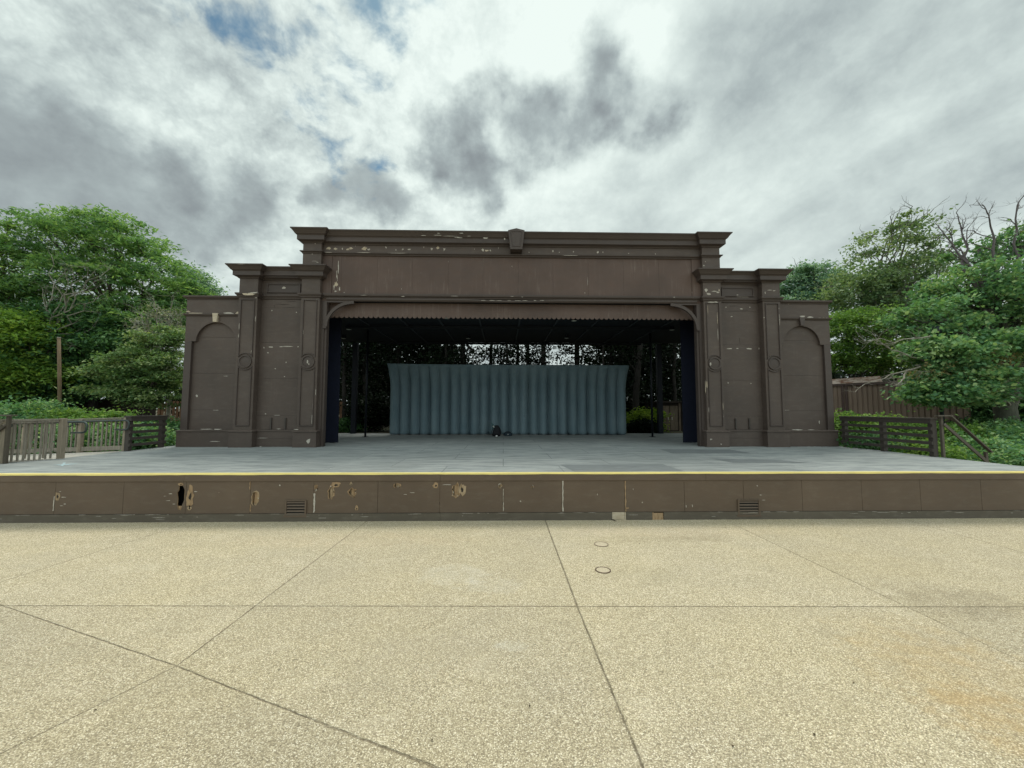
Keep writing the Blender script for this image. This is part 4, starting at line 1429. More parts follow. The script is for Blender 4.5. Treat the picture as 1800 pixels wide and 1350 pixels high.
sb = empty('shoulder_bag', (p.x, p.y, DZ), 'low dark blue shoulder bag lying on the deck right of the rucksack', 'bag')
blobmesh(mb, [(p.x, p.y, DZ + .003, .19, .12), (p.x, p.y, DZ + .06, .20, .13), (p.x + .01, p.y, DZ + .13, .18, .11), (p.x + .0, p.y, DZ + .18, .12, .08), (p.x - .01, p.y, DZ + .205, .05, .04)], 18)
mb.build('body', M['bagteal'], sb, smooth=True)
MB().tube([(p.x - .16, p.y - .05, DZ + .10), (p.x - .10, p.y - .11, DZ + .17), (p.x + .0, p.y - .12, DZ + .20), (p.x + .11, p.y - .10, DZ + .16), (p.x + .17, p.y - .05, DZ + .08)], .012, 6).build('strap', M['bagblack'], sb)
MB().tube([(p.x + .01, p.y - .137, DZ + .075), (p.x + .01, p.y - .145, DZ + .075)], .02, 10).build('buckle', M['white'], sb)

# ------------------------------------------------------------------ railings
def slat_rail(name, label, x, y0, y1, posts, outward):
    root = empty(name, (x, (y0 + y1) / 2, DZ), label, 'railing', 'dark horizontal board railings beside the theatre')
    for yp in posts:
        MB().box(x + outward * .02, x + outward * .14, yp - .06, yp + .06, DZ + .001, DZ + .985).build('post', M['rail'], root, bevel=.006)
    for i in range(4):
        z = DZ + .13 + i * .19
        MB().box(x - outward * .02, x + outward * .0195, y0, y1, z, z + .085).build('rail_board', M['rail'], root, bevel=.004)
    MB().box(x - outward * .04, x + outward * .17, y0 - .03, y1, DZ + .986, DZ + 1.03).build('top_rail', M['rail'], root, bevel=.005)
    MB().box(x - outward * .025, x + outward * .019, y0, y1, DZ + .875, DZ + .984).build('rail_board', M['rail'], root, bevel=.004)


slat_rail('slat_railing', 'dark brown horizontal board railing right of the theatre beside the bright shrubs', 11.38, 10.02, 12.8, (10.08, 11.42, 12.72), 1)
slat_rail('slat_railing', 'short dark brown horizontal board railing left of the theatre beside the wooden ramp rail', -10.98, 11.62, 12.85, (11.68, 12.78), -1)


def stair_rail(name, label, x, y, s, run=1.15):
    root = empty(name, (x, y, DZ), label, 'handrail', 'stair handrails at the stage ends')
    x2 = x + s * run
    for xx, zb, zt in ((x, DZ + .001, DZ + 1.075), (x2, -.05, 0.0 + 1.06)):
        MB().box(xx - .03, xx + .03, y - .03, y + .03, zb, zt).build('post', M['stairrail'], root, bevel=.004)
    mb = MB()
    mb.bar((x - s * .20, y - .075, DZ + 1.09), (x + s * .18, y - .075, DZ + 1.09), .12, .03)
    mb.bar((x + s * .17, y - .075, DZ + 1.085), (x2 + s * .05, y - .075, 1.06), .09, .03)
    mb.build('handrail', M['stairrail'], root)
    MB().bar((x + s * .03, y - .05, DZ + .86), (x2 - s * .02, y - .05, .78), .035, .07).build('lower_rail', M['stairrail'], root)
    for i in range(4):
        z = DZ - .23 * (i + 1)
        MB().box(x + s * (.10 + .30 * i), x + s * (.42 + .30 * i), y - 1.5, y + .05, z - .05, z).build('step', M['railwood'], root)


stair_rail('stair_handrail', 'brown stair handrail sloping down beside the right end railing', 11.60, 9.98, 1)
stair_rail('stair_handrail', 'brown stair handrail at the left picture edge in front of the baluster railing', -11.26, 9.05, -1)

# ramp off the left end
ramp = empty('access_ramp', (-14, 10.7, 0), 'pale access ramp running away from the left end of the stage between wooden railings', 'ramp')


def ramp_z(x):
    return DZ - .035 * max(0, -11.09 - x)


mb = MB()
nb_ = 28
for i in range(nb_):
    x1 = -11.09 - i * .25
    x0 = x1 - .244
    mb.add([(x0, 9.9, ramp_z(x0)), (x1, 9.9, ramp_z(x1)), (x1, 11.75, ramp_z(x1)), (x0, 11.75, ramp_z(x0)), (x0, 9.9, ramp_z(x0) - .04), (x1, 9.9, ramp_z(x1) - .04), (x1, 11.75, ramp_z(x1) - .04), (x0, 11.75, ramp_z(x0) - .04)],
           [(0, 1, 2, 3), (7, 6, 5, 4), (0, 4, 5, 1), (1, 5, 6, 2), (2, 6, 7, 3), (3, 7, 4, 0)])
mb.build('walkway', M['ramp'], ramp)
mb = MB()
for y in (9.95, 11.7):
    mb.bar((-11.1, y, DZ - .14), (-18, y, ramp_z(-18) - .14), .05, .18)
for i in range(4):
    x = -12.3 - i * 1.8
    for y in (9.95, 11.7):
        mb.box(x - .05, x + .05, y - .05, y + .05, -.05, ramp_z(x) - .235)
mb.build('joist', M['railwood'], ramp)


def baluster_rail(label, a, b, zf, posts, nb, h=.98, bottom=True):
    a, b = Vector(a), Vector(b)
    root = empty('baluster_railing', (a.x, a.y, zf(a.x)), label, 'railing', 'weathered wooden baluster railings at the ramp')
    L = (b - a).length
    d = (b - a) / L

    def pt(t, z):
        q = a + d * t
        return Vector((q.x, q.y, zf(q.x) + z))
    for t in posts:
        q = pt(t, 0)
        w = .052
        MB().box(q.x - w, q.x + w, q.y - w, q.y + w, q.z - .1, q.z + h + .02).build('post', M['railpost'], root, bevel=.008)
    sd = Vector((d.y, -d.x, 0))
    mb = MB()
    mb.bar(pt(0.08, h), pt(L, h), .12, .03)
    mb.build('top_rail', M['railwood'], root)
    MB().bar(pt(0.08, h - .05), pt(L, h - .05), .036, .05).build('upper_board', M['railwood'], root)
    if bottom:
        MB().bar(pt(0.08, .10), pt(L, .10), .04, .12).build('bottom_board', M['railwood'], root)
    for i in range(nb):
        t = L * (i + .8) / (nb + .3)
        if min(abs(t - p_) for p_ in posts) < .11:
            continue
        q = pt(t, 0) + sd * .042
        MB().box(q.x - .015, q.x + .015, q.y - .015, q.y + .015, q.z + .02, q.z + h - .03).build('baluster', M['railwood'], root)
    return root


flat = lambda x: DZ
baluster_rail('near weathered baluster railing along the left deck edge with a stout corner post', (-11.03, 9.93), (-11.93, 7.72), flat, (0, .90, 2.1), 27, bottom=False)
baluster_rail('far weathered wooden baluster railing across the ramp in front of the green shrubs', (-11.18, 11.72), (-17.5, 11.72), ramp_z, (0, 1.3, 2.9, 4.5, 6.1), 50)
baluster_rail('weathered wooden baluster railing seen through the balusters of the nearer one', (-11.2, 9.97), (-17.5, 9.97), ramp_z, (1.5, 3.1, 4.7), 14, bottom=False)
# steel handrails with looped ends
for y, xe_, lab in ((11.56, -10.93, 'dark steel tube handrail with looped end on the far side of the ramp'), (10.12, -10.62, 'dark steel tube handrail with looped end at the corner post of the ramp')):
    root = empty('tube_handrail', (xe_, y, DZ), lab, 'handrail', 'steel tube handrails of the ramp')
    zt, zb = DZ + .90, DZ + .63
    pts = [(-17.4, y, ramp_z(-17.4) + .93), (-13, y, ramp_z(-13) + .92), (xe_ - .12, y, zt)]
    pts += [(xe_ - .12 + .10 * math.sin(t), y, zt - .10 + .10 * math.cos(t)) for t in (.4, .8, 1.2, 1.57)]
    pts += [(xe_ - .03 - .005, y, zb + .10)] + [(xe_ - .13 + .10 * math.cos(t), y, zb + .10 - .10 * math.sin(t)) for t in (.4, .8, 1.2, 1.57)]
    pts += [(xe_ - .40, y, zb)]
    MB().tube(pts, .024, 10).build('tube', M['tube'], root, smooth=True)
    for x in (xe_ - .38, -12.5, -14.1):
        yy = y + (.10 if y > 11 else -.10)
        zz = (ramp_z(x) + .905) if x < xe_ - .5 else zt - .02
        MB().tube([(x, y, zz), (x, y, zz - .07), (x, yy, zz - .09)], .014, 8).build('wall_bracket', M['tube'], root)

exec_trees = True

# ------------------------------------------------------------------ plants
class Foliage:
    """thousands of separate leaf faces, each with its own tint, in one crown mesh"""
    def __init__(s):
        s.V, s.T, s.MI = [], [], []

    def clump(s, centers, radius, per, size, aspect=0.5, flat=0.55, upbias=0.7, tint=(0.5, 0.25), mi=0, droop=0.0):
        C_ = np.repeat(np.asarray(centers, dtype=float), per, axis=0)
        n = len(C_)
        if n == 0:
            return
        rad = np.repeat(np.broadcast_to(np.asarray(radius, dtype=float), (len(centers),)), per)
        off = RNG.normal(size=(n, 3)) * 0.5
        ax = RNG.normal(size=(len(centers), 3)); ax[:, 2] *= .35
        ax /= np.linalg.norm(ax, axis=1)[:, None]
        ax = np.repeat(ax, per, axis=0)
        off += ax * (np.sum(off * ax, axis=1) * .8)[:, None]
        off *= .88
        off[:, 2] *= flat
        pos = C_ + off * rad[:, None]
        pos[:, 2] -= droop * (off[:, 0] ** 2 + off[:, 1] ** 2) * rad
        # leaf axes
        nrm = RNG.normal(size=(n, 3))
        nrm[:, 2] = np.abs(nrm[:, 2]) + upbias
        nrm /= np.linalg.norm(nrm, axis=1)[:, None]
        d = RNG.normal(size=(n, 3))
        d += off * 0.8
        d -= nrm * np.sum(d * nrm, axis=1)[:, None]
        d /= np.linalg.norm(d, axis=1)[:, None] + 1e-9
        w = np.cross(nrm, d)
        L = size * RNG.uniform(0.6, 1.35, n)[:, None]
        W = L * aspect * 0.5
        q = np.stack([pos - d * L * 0.5, pos + w * W - d * L * 0.05, pos + d * L * 0.5 - nrm * L * 0.12, pos - w * W - d * L * 0.05], axis=1)
        s.V.append(q.reshape(-1, 3))
        ct = np.repeat(RNG.normal(0, 0.20, len(centers)), per)
        t = np.clip(RNG.normal(tint[0], tint[1], n) + ct, 0, 1)
        s.T.append(np.repeat(t, 4))
        s.MI.append(np.full(n, mi, dtype=np.int32))

    def build(s, name, mats, parent):
        V = np.concatenate(s.V)
        T = np.concatenate(s.T).astype(np.float32)
        MI = np.concatenate(s.MI)
        off = rootloc(parent) if parent else Vector((0, 0, 0))
        V = V - np.array(off)
        n = len(V) // 4
        me = bpy.data.meshes.new(name)
        me.vertices.add(len(V))
        me.vertices.foreach_set('co', V.astype(np.float32).ravel())
        me.loops.add(n * 4)
        me.loops.foreach_set('vertex_index', np.arange(n * 4, dtype=np.int32))
        me.polygons.add(n)
        me.polygons.foreach_set('loop_start', np.arange(0, n * 4, 4, dtype=np.int32))
        me.polygons.foreach_set('loop_total', np.full(n, 4, dtype=np.int32))
        for q in (mats if isinstance(mats, (list, tuple)) else [mats]):
            me.materials.append(q)
        me.polygons.foreach_set('material_index', MI)
        a = me.attributes.new('tint', 'FLOAT', 'POINT')
        a.data.foreach_set('value', T)
        me.update(calc_edges=True)
        me.validate()
        o = bpy.data.objects.new(name, me)
        COL.objects.link(o)
        if parent:
            o.parent = parent
        return o


def ellipsoid_points(c, r, n, shell=0.5):
    v = RNG.normal(size=(n, 3))
    v /= np.linalg.norm(v, axis=1)[:, None]
    u = RNG.random(n) ** (1 / 3 if shell <= 0 else 1 / (3 + 4 * shell))
    return np.array(c) + v * u[:, None] * np.array(r)


def wander(a, b, n=6, amp=0.08, sag=0.0):
    a, b = Vector(a), Vector(b)
    L = (b - a).length
    pts = []
    for i in range(n + 1):
        t = i / n
        p = a.lerp(b, t)
        k = amp * L * math.sin(math.pi * min(1, t * 1.0)) * .6
        if 0 < i < n:
            p += Vector((random.uniform(-k, k), random.uniform(-k, k), random.uniform(-k, k) * .6 + sag * L * math.sin(math.pi * t)))
        pts.append(p)
    return pts


def taper(n, r0, r1, pw=0.8):
    return [r0 + (r1 - r0) * (i / (n - 1)) ** pw for i in range(n)]


def twigs(mb, p, d, L, r, depth, spread=0.6, up=0.15, sides=5, mi=0, kids=(2, 3)):
    """bare branching wood"""
    p = Vector(p)
    d = Vector(d).normalized()
    n = 4
    pts = [p]
    q = p.copy()
    dd = d.copy()
    for i in range(n):
        dd = (dd + Vector((random.gauss(0, .16), random.gauss(0, .16), random.gauss(0, .13) + up * .25))).normalized()
        q = q + dd * (L / n)
        pts.append(q.copy())
    mb.tube(pts, taper(n + 1, r, r * .55), sides, mi, cap=False)
    if depth <= 0:
        return
    for k in range(random.randint(*kids)):
        t = random.uniform(.35, 1.0) if k else 1.0
        i = min(n, max(1, int(t * n)))
        b = pts[i]
        dv = (dd * .8 + Vector((random.gauss(0, spread), random.gauss(0, spread), random.gauss(0, spread * .8) + up))).normalized()
        twigs(mb, b, dv, L * random.uniform(.5, .78), r * (.6 - .12 * random.random()), depth - 1, spread, up, max(3, sides - 1), mi, kids)


def tree(name, label, base, trunk_r, fork, lobes, leaf, mats, bark, nclump=60, per=120, size=.2, aspect=.45, clump_r=.7, flat=.5, upbias=.7, shell=.5, group=None, cat='tree', tint=(.5, .22), limb_r=.4, sub=10, dead=0, droop=0.0, crown_mi=None, trunk_pts=None):
    """lobes: [(px, py, Y, rx px, rz px, depth m, density)]"""
    base = Vector(base)
    root = empty(name, base, label, cat, group)
    fork = Vector(fork)
    mb = MB()
    tp = trunk_pts or wander(base + Vector((0, 0, -.15)), fork, 6, .05)
    mb.tube(tp, taper(len(tp), trunk_r * 1.15, trunk_r * .75), 10)
    fo = Foliage()
    for lb in lobes:
        px, py, Y, rx, rz, ry, den = lb
        c = at(px, py, Y)
        k = px2m(Y)
        r = (rx * k, ry, rz * k)
        limb = wander(fork - Vector((0, 0, .1)), c, 6, .10, .04)
        lr = trunk_r * limb_r
        mb.tube(limb, taper(len(limb), lr, lr * .3), 7)
        nc = max(3, int(nclump * den))
        pts = ellipsoid_points(c, r, nc, shell)
        pts[:, 2] = np.maximum(pts[:, 2], ground_z(0, Y) + .3)
        fo.clump(pts, RNG.uniform(.55, 1.35, nc) * clump_r, per, size, aspect, flat, upbias, tint, 0 if crown_mi is None else crown_mi, droop)
        for j in range(min(sub, nc)):
            st_ = limb[random.randint(2, len(limb) - 1)]
            e = Vector(pts[j])
            w_ = wander(st_, e, 4, .12, .03)
            mb.tube(w_, taper(len(w_), lr * .35, .012), 5, cap=False)
        for j in range(min(dead, nc)):
            e = Vector(pts[-1 - j])
            twigs(mb, c.lerp(e, .6), (e - c).normalized() + Vector((0, 0, .3)), (e - c).length * .8, .03, 2)
    mb.build('trunk', bark, root, smooth=True)
    fo.build('crown', mats, root)
    return root, fo


G_L = 'leafy trees left of the theatre'
G_R = 'leafy trees right of the theatre'
# --- left of the theatre
b0 = at(215, 735, 24); b0.z = ground_z(0, 24)
tree('ash_tree', 'big spreading green ash tree rising above the left wing of the theatre', b0, .30, at(225, 600, 24),
     [(200, 425, 24, 75, 45, 2.4, .9), (110, 425, 24, 55, 45, 2.2, .7), (270, 480, 24, 60, 55, 2.4, .9), (180, 500, 23.5, 90, 50, 2.6, 1.), (95, 500, 23.5, 60, 60, 2.4, .8), (325, 520, 25, 35, 32, 1.6, .4), (230, 560, 23, 80, 40, 2.4, .8), (300, 560, 24, 40, 40, 1.8, .4), (205, 385, 24, 22, 14, 1.0, .15), (68, 385, 24, 34, 16, 1.2, .2), (150, 395, 24, 30, 20, 1.2, .2)],
     'ash', M['leaf_ash'], M['bark'], nclump=58, per=90, size=.27, aspect=.34, clump_r=.80, flat=.32, group=G_L, droop=.18, tint=(.52, .2))
b0 = at(-40, 735, 22); b0.z = ground_z(0, 22)
tree('ash_tree', 'green tree cut off by the left edge of the picture', b0, .28, at(-40, 600, 22),
     [(-10, 470, 22, 60, 60, 2.4, .9), (20, 540, 22, 50, 45, 2.2, .7), (-60, 520, 22, 70, 80, 2.4, .8), (15, 420, 22.5, 35, 30, 1.5, .3)],
     'ash', M['leaf_ash'], M['bark'], nclump=58, per=90, size=.27, aspect=.34, clump_r=.80, flat=.32, group=G_L, droop=.18, tint=(.48, .2))
b0 = at(60, 735, 19.5); b0.z = ground_z(0, 19.5)
tree('locust_tree', 'low yellow-green tree at the left edge behind the bare pole', b0, .16, at(50, 670, 19.5),
     [(30, 572, 19.5, 46, 20, 1.4, .6), (62, 592, 19.5, 26, 12, 1.0, .3), (10, 612, 19.5, 50, 18, 1.6, .6), (-30, 600, 19.5, 50, 60, 1.8, .8), (30, 645, 19.3, 52, 14, 1.5, .45), (75, 655, 19.6, 34, 10, 1.2, .3), (0, 680, 19.3, 50, 18, 1.5, .5)],
     'loc', M['leaf_yellow'], M['bark'], nclump=80, per=110, size=.22, aspect=.38, clump_r=.8, flat=.45, group=G_L, droop=.15, tint=(.4, .22))
b0 = at(160, 735, 21); b0.z = ground_z(0, 21)
tree('dark_tree', 'dense dark green tree in the shade under the big ash tree', b0, .2, at(165, 680, 21.5),
     [(170, 610, 21.5, 90, 30, 2.0, 1.), (100, 640, 21, 60, 34, 1.8, .8), (200, 660, 22, 70, 30, 1.6, .7), (60, 690, 20.5, 70, 25, 1.6, .7), (150, 570, 22, 90, 24, 2., .7)],
     'dark', M['leaf_dark'], M['barkdark'], nclump=90, per=130, size=.22, aspect=.45, clump_r=.85, group=G_L)
b0 = at(250, 745, 17.5); b0.z = ground_z(0, 17.5)
tree('hornbeam_tree', 'small rounded fine leaved tree standing against the left wing', b0, .10, at(255, 712, 17.5),
     [(268, 612, 17.5, 32, 16, .9, .5), (232, 632, 17.5, 42, 12, 1.0, .5), (292, 640, 17.6, 26, 24, 1.0, .6), (212, 655, 17.4, 52, 12, 1.0, .6), (270, 668, 17.5, 44, 18, 1.0, .7), (195, 682, 17.5, 42, 9, .9, .35), (240, 690, 17.3, 40, 12, .9, .5), (295, 590, 17.7, 20, 16, .8, .3), (282, 700, 17.5, 34, 14, .9, .45), (250, 590, 17.6, 18, 8, .6, .15)],
     'small', M['leaf_small'], M['bark'], nclump=50, per=110, size=.125, aspect=.55, clump_r=.42, flat=.34, group=G_L, droop=.1, tint=(.5, .26))
b0 = at(345, 735, 30); b0.z = ground_z(0, 30)
tree('oak_tree', 'hazy green tree top peeping over the left wing cornice', b0, .25, at(345, 600, 30),
     [(335, 500, 30, 22, 26, 1.6, .5), (355, 520, 30, 18, 20, 1.4, .35), (310, 560, 30, 40, 40, 2., .6)],
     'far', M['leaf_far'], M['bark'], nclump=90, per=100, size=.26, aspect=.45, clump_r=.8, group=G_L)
# bare grey trees
b0 = at(75, 740, 20.3); b0.z = ground_z(0, 20)
root = empty('bare_tree', b0, 'bare grey dead tree with forking branches in front of the big ash', 'tree', 'bare trees beside the theatre')
mb = MB()
f0 = at(88, 575, 20.0)
mb.tube(wander(b0 + Vector((0, 0, -.1)), f0, 6, .04), taper(7, .12, .08), 8)
br_ = []
for q in [(178, 485), (150, 500), (95, 465), (120, 500), (75, 520), (60, 590), (140, 590), (165, 530), (155, 470), (130, 610)]:
    e = at(q[0], q[1], 19.6 + random.uniform(-.8, .8))
    w_ = wander(f0.lerp(b0, random.uniform(0, .12)), e, 6, .13, .05)
    mb.tube(w_, taper(7, .045, .010), 6, cap=False)
    for i in range(2, 7):
        if i % 2 == 0:
            twigs(mb, w_[i], (e - f0).normalized() + Vector((random.gauss(0, .7), random.gauss(0, .5), random.gauss(.15, .6))), random.uniform(.5, 1.1), .016, 2, .7, .1, 4)
mb.build('trunk', M['deadwood'], root, smooth=True)
b0 = at(296, 740, 19.5); b0.z = ground_z(0, 19.5)
root = empty('bare_tree', b0, 'pale twiggy half bare tree beside the left wing arch', 'tree', 'bare trees beside the theatre')
mb = MB()
fo = Foliage()
f0 = at(296, 660, 19.5)
mb.tube(wander(b0, f0, 4, .05), taper(5, .10, .07), 8)
for q in [(250, 560), (275, 545), (300, 545), (312, 560), (285, 590), (310, 600), (262, 585), (240, 575), (300, 575)]:
    e = at(q[0], q[1], 19.5 + random.uniform(-.5, .5))
    w_ = wander(f0, e, 5, .12)
    mb.tube(w_, taper(6, .045, .012), 5, cap=False)
    for i in range(2, 6):
        for _ in range(2):
            twigs(mb, w_[i], (e - f0).normalized() + Vector((random.gauss(0, .7), random.gauss(0, .4), random.gauss(.1, .6))), random.uniform(.4, .8), .014, 2, .7, .1, 4)
    fo.clump(ellipsoid_points(e, (.5, .5, .4), 6, .2), .3, 28, .10, .6, .6, .3)
mb.build('trunk', M['deadwood'], root, smooth=True)
fo.build('crown', M['leaf_grey'], root)
# bare pole
p = at(108, 742, 15.5)
pt_ = at(103.5, 594, 15.5)
root = empty('utility_pole', (p.x, p.y, ground_z(0, 15.5)), 'slim bare brown pole standing among the trees left of the theatre', 'pole')
MB().tube([(p.x, p.y, ground_z(0, 15.5) - .1), ((p.x + pt_.x) / 2, p.y, 3.0), (pt_.x, p.y, pt_.z)], [.06, .056, .052], 12).build('shaft', M['polewood'], root, smooth=True)
MB().tube([(pt_.x, p.y, pt_.z + .001), (pt_.x, p.y, pt_.z + .03)], [.062, .045], 12).build('pole_cap', M['deadwood'], root)


# --- right of the theatre
b0 = at(1425, 735, 34); b0.z = ground_z(0, 34)
tree('oak_tree', 'hazy distant tree showing above the right wing', b0, .3, at(1425, 600, 34),
     [(1405, 495, 34, 26, 28, 2., .6), (1440, 510, 34, 30, 26, 2., .6), (1470, 500, 35, 26, 28, 2., .5), (1430, 480, 34, 22, 14, 1.6, .25), (1395, 540, 34, 40, 30, 2., .5), (1450, 550, 34, 50, 40, 2.4, .8)],
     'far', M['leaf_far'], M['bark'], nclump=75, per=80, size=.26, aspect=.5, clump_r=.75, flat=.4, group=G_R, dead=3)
b0 = at(1560, 735, 23); b0.z = ground_z(0, 23)
tree('maple_tree', 'olive green maple with thin twiggy top right of the theatre', b0, .26, at(1560, 610, 23),
     [(1560, 470, 23, 75, 55, 2.2, .75), (1510, 510, 23, 60, 35, 2., .7), (1600, 500, 23, 70, 50, 2.2, .7), (1560, 420, 23, 50, 32, 1.5, .16), (1590, 395, 23, 30, 20, 1.2, .06), (1620, 440, 23, 35, 30, 1.4, .14), (1545, 555, 22.6, 60, 40, 2., .7), (1640, 545, 23, 60, 50, 2., .6)],
     'maple', [M['leaf_olive'], M['seed']], M['barkgrey'], nclump=70, per=80, size=.19, aspect=.62, clump_r=.6, flat=.55, upbias=.45, group=G_R, dead=6, sub=16, tint=(.45, .25))
b0 = at(1505, 735, 20.5); b0.z = ground_z(0, 20.5)
tree('locust_tree', 'bright rounded green tree close behind the right wing', b0, .16, at(1505, 680, 20.5),
     [(1475, 575, 20, 26, 22, 1.2, .4), (1520, 565, 20, 40, 24, 1.4, .55), (1500, 612, 20, 45, 28, 1.5, .7), (1540, 620, 20.4, 45, 28, 1.5, .6), (1480, 640, 20.2, 30, 20, 1.3, .4), (1560, 640, 21, 50, 20, 1.3, .5)],
     'r5', M['leaf_shrub'], M['bark'], nclump=56, per=100, size=.16, aspect=.5, clump_r=.55, flat=.45, group=G_R, tint=(.42, .25))
# big maple with forked trunk
b0 = at(1772, 775, 15.5); b0.z = ground_z(0, 15.5)
fk = at(1765, 640, 15.5)
rt, fo_ = tree('maple_tree', 'big dark green maple with thick forked trunk at the right edge', b0, .36, fk,
     [(1700, 500, 16, 60, 34, 1.6, .55), (1760, 540, 15.5, 60, 40, 1.8, .7), (1640, 560, 15.5, 60, 34, 1.6, .6), (1800, 480, 16, 50, 50, 1.6, .5), (1740, 610, 15, 80, 26, 1.6, .8), (1660, 620, 14.6, 60, 26, 1.3, .7), (1690, 665, 14.4, 70, 24, 1.3, .8), (1650, 690, 14.2, 44, 22, 1.1, .5), (1715, 690, 14.4, 36, 22, 1.0, .45), (1820, 650, 16.8, 60, 50, 1.4, .7), (1790, 420, 16.5, 26, 26, 1.2, .2), (1720, 440, 16.5, 40, 24, 1.2, .15), (1870, 560, 15.5, 80, 120, 2., 1.2)],
     'maple', [M['leaf_maple'], M['seed']], M['barkmoss'], nclump=74, per=80, size=.15, aspect=.75, clump_r=.42, flat=.62, upbias=.45, group=G_R, tint=(.45, .25), limb_r=.42, sub=12)
# dead upper boughs of that maple and one pale broken bough over the shed
mb = MB()
for (a, mid, e) in [((1765, 640), (1745, 560), (1700, 600)), ((1765, 640), (1720, 520), (1690, 440)), ((1765, 640), (1752, 540), (1745, 440)), ((1768, 640), (1790, 560), (1800, 430)), ((1745, 560), (1715, 480), (1660, 412)), ((1750, 530), (1748, 460), (1738, 378)), ((1785, 560), (1790, 450), (1788, 362)), ((1740, 540), (1695, 480), (1688, 395)), ((1765, 640), (1700, 590), (1600, 560))]:
    P0, P1, P2_ = at(*a, 15.5), at(*mid, 15.7), at(*e, 16 + random.uniform(-.5, .5))
    w_ = wander(P0, P1, 3, .08)[:-1] + wander(P1, P2_, 4, .10)
    mb.tube(w_, taper(len(w_), .10, .022, .7), 7, cap=False)
    for i in range(4, len(w_)):
        for _ in range(1):
            twigs(mb, w_[i], (P2_ - P1).normalized() + Vector((random.gauss(0, .6), random.gauss(0, .4), random.gauss(.25, .4))), random.uniform(.5, .95), .026, 3, .7, .15, 5)
mb.build('bough', M['deadpurple'], rt, smooth=True)
mb = MB()
for (a, mid, e) in [((1765, 640), (1640, 590), (1520, 600)), ((1640, 640), (1600, 650), (1520, 675)), ((1640, 640), (1590, 622), (1535, 598)), ((1598, 650), (1585, 668), (1577, 680)), ((1765, 700), (1765, 690), (1745, 680)), ((1775, 712), (1765, 695), (1748, 685)), ((1768, 706), (1790, 702), (1830, 700)), ((1750, 690), (1772, 680), (1778, 668))]:
    P0, P1, P2_ = at(*a, 15.0), at(*mid, 14.2), at(*e, 13.6)
    w_ = wander(P0, P1, 4, .12)[:-1] + wander(P1, P2_, 5, .14)
    mb.tube(w_, taper(len(w_), .042, .008, .8), 6, cap=False)
    for i in range(3, len(w_)):
        twigs(mb, w_[i], (P2_ - P1).normalized() + Vector((random.gauss(0, .5), random.gauss(0, .4), random.gauss(.05, .5))), random.uniform(.25, .6), .012, 2, .6, .05, 4)
pb = mb.build('dead_bough', M['deadwood'], rt, smooth=True)
pb['label'] = 'pale dead boughs without leaves'
# seed clusters
fo = Foliage()
sp_ = []
for q, n in [((1700, 660), 40), ((1760, 650), 36), ((1680, 690), 18), ((1640, 655), 18), ((1720, 610), 16), ((1790, 640), 20)]:
    c = at(*q, 14.0)
    sp_.append(ellipsoid_points(c, (.9, .6, .4), n, .8))
fo.clump(np.concatenate(sp_), .16, 12, .10, .4, .8, .2)
fo.build('seed_cluster', M['seed'], rt)
b0 = at(1830, 760, 21); b0.z = ground_z(0, 21)
tree('dark_tree', 'dark tree in the shade behind the big maple at the right edge', b0, .2, at(1830, 680, 21),
     [(1760, 640, 21, 60, 40, 1.6, .7), (1820, 620, 21, 70, 70, 2., .9), (1740, 720, 19, 50, 30, 1.3, .6), (1800, 720, 19, 60, 34, 1.4, .7), (1680, 600, 23, 70, 50, 1.6, .7), (1620, 610, 24, 60, 40, 1.6, .6)],
     'dark', M['leaf_dark'], M['barkdark'], nclump=80, per=120, size=.22, aspect=.5, clump_r=.8, group=G_R)
# lamp post
p = at(1657, 745, 14.9); pt_ = at(1656, 590, 14.9)
root = empty('lamp_post', (p.x, p.y, ground_z(0, 14.9)), 'slim dark lamp post with its head lost in the maple leaves', 'lamp post')
MB().tube([(p.x, p.y, ground_z(0, 14.9) - .05), (p.x, p.y, pt_.z)], [.065, .055], 12).build('shaft', M['lamppole'], root, smooth=True)
MB().tube([(p.x, p.y, pt_.z + .001), (p.x, p.y, pt_.z + .08), (p.x, p.y, pt_.z + .3), (p.x, p.y, pt_.z + .4)], [.06, .16, .2, .05], 12).build('lamp_head', M['lamppole'], root, smooth=True)

# ------------------------------------------------------------------ shed on the right
A, B = at(1440, 673, 20.5), at(1702, 664, 16.6)
A2 = Vector((A.x, A.y)); B2 = Vector((B.x, B.y))
ztop = 3.42
dv = (B2 - A2).normalized(); nv = Vector((-dv.y, dv.x))           # behind the wall
if nv.y < 0:
    nv = -nv
L = (B2 - A2).length
shed = empty('metal_shed', (A.x, A.y, .6), 'long low brown ribbed metal shed behind the right railing', 'shed')


def sp3(t, o, z):
    q = A2 + dv * t + nv * o
    return (q.x, q.y, z)


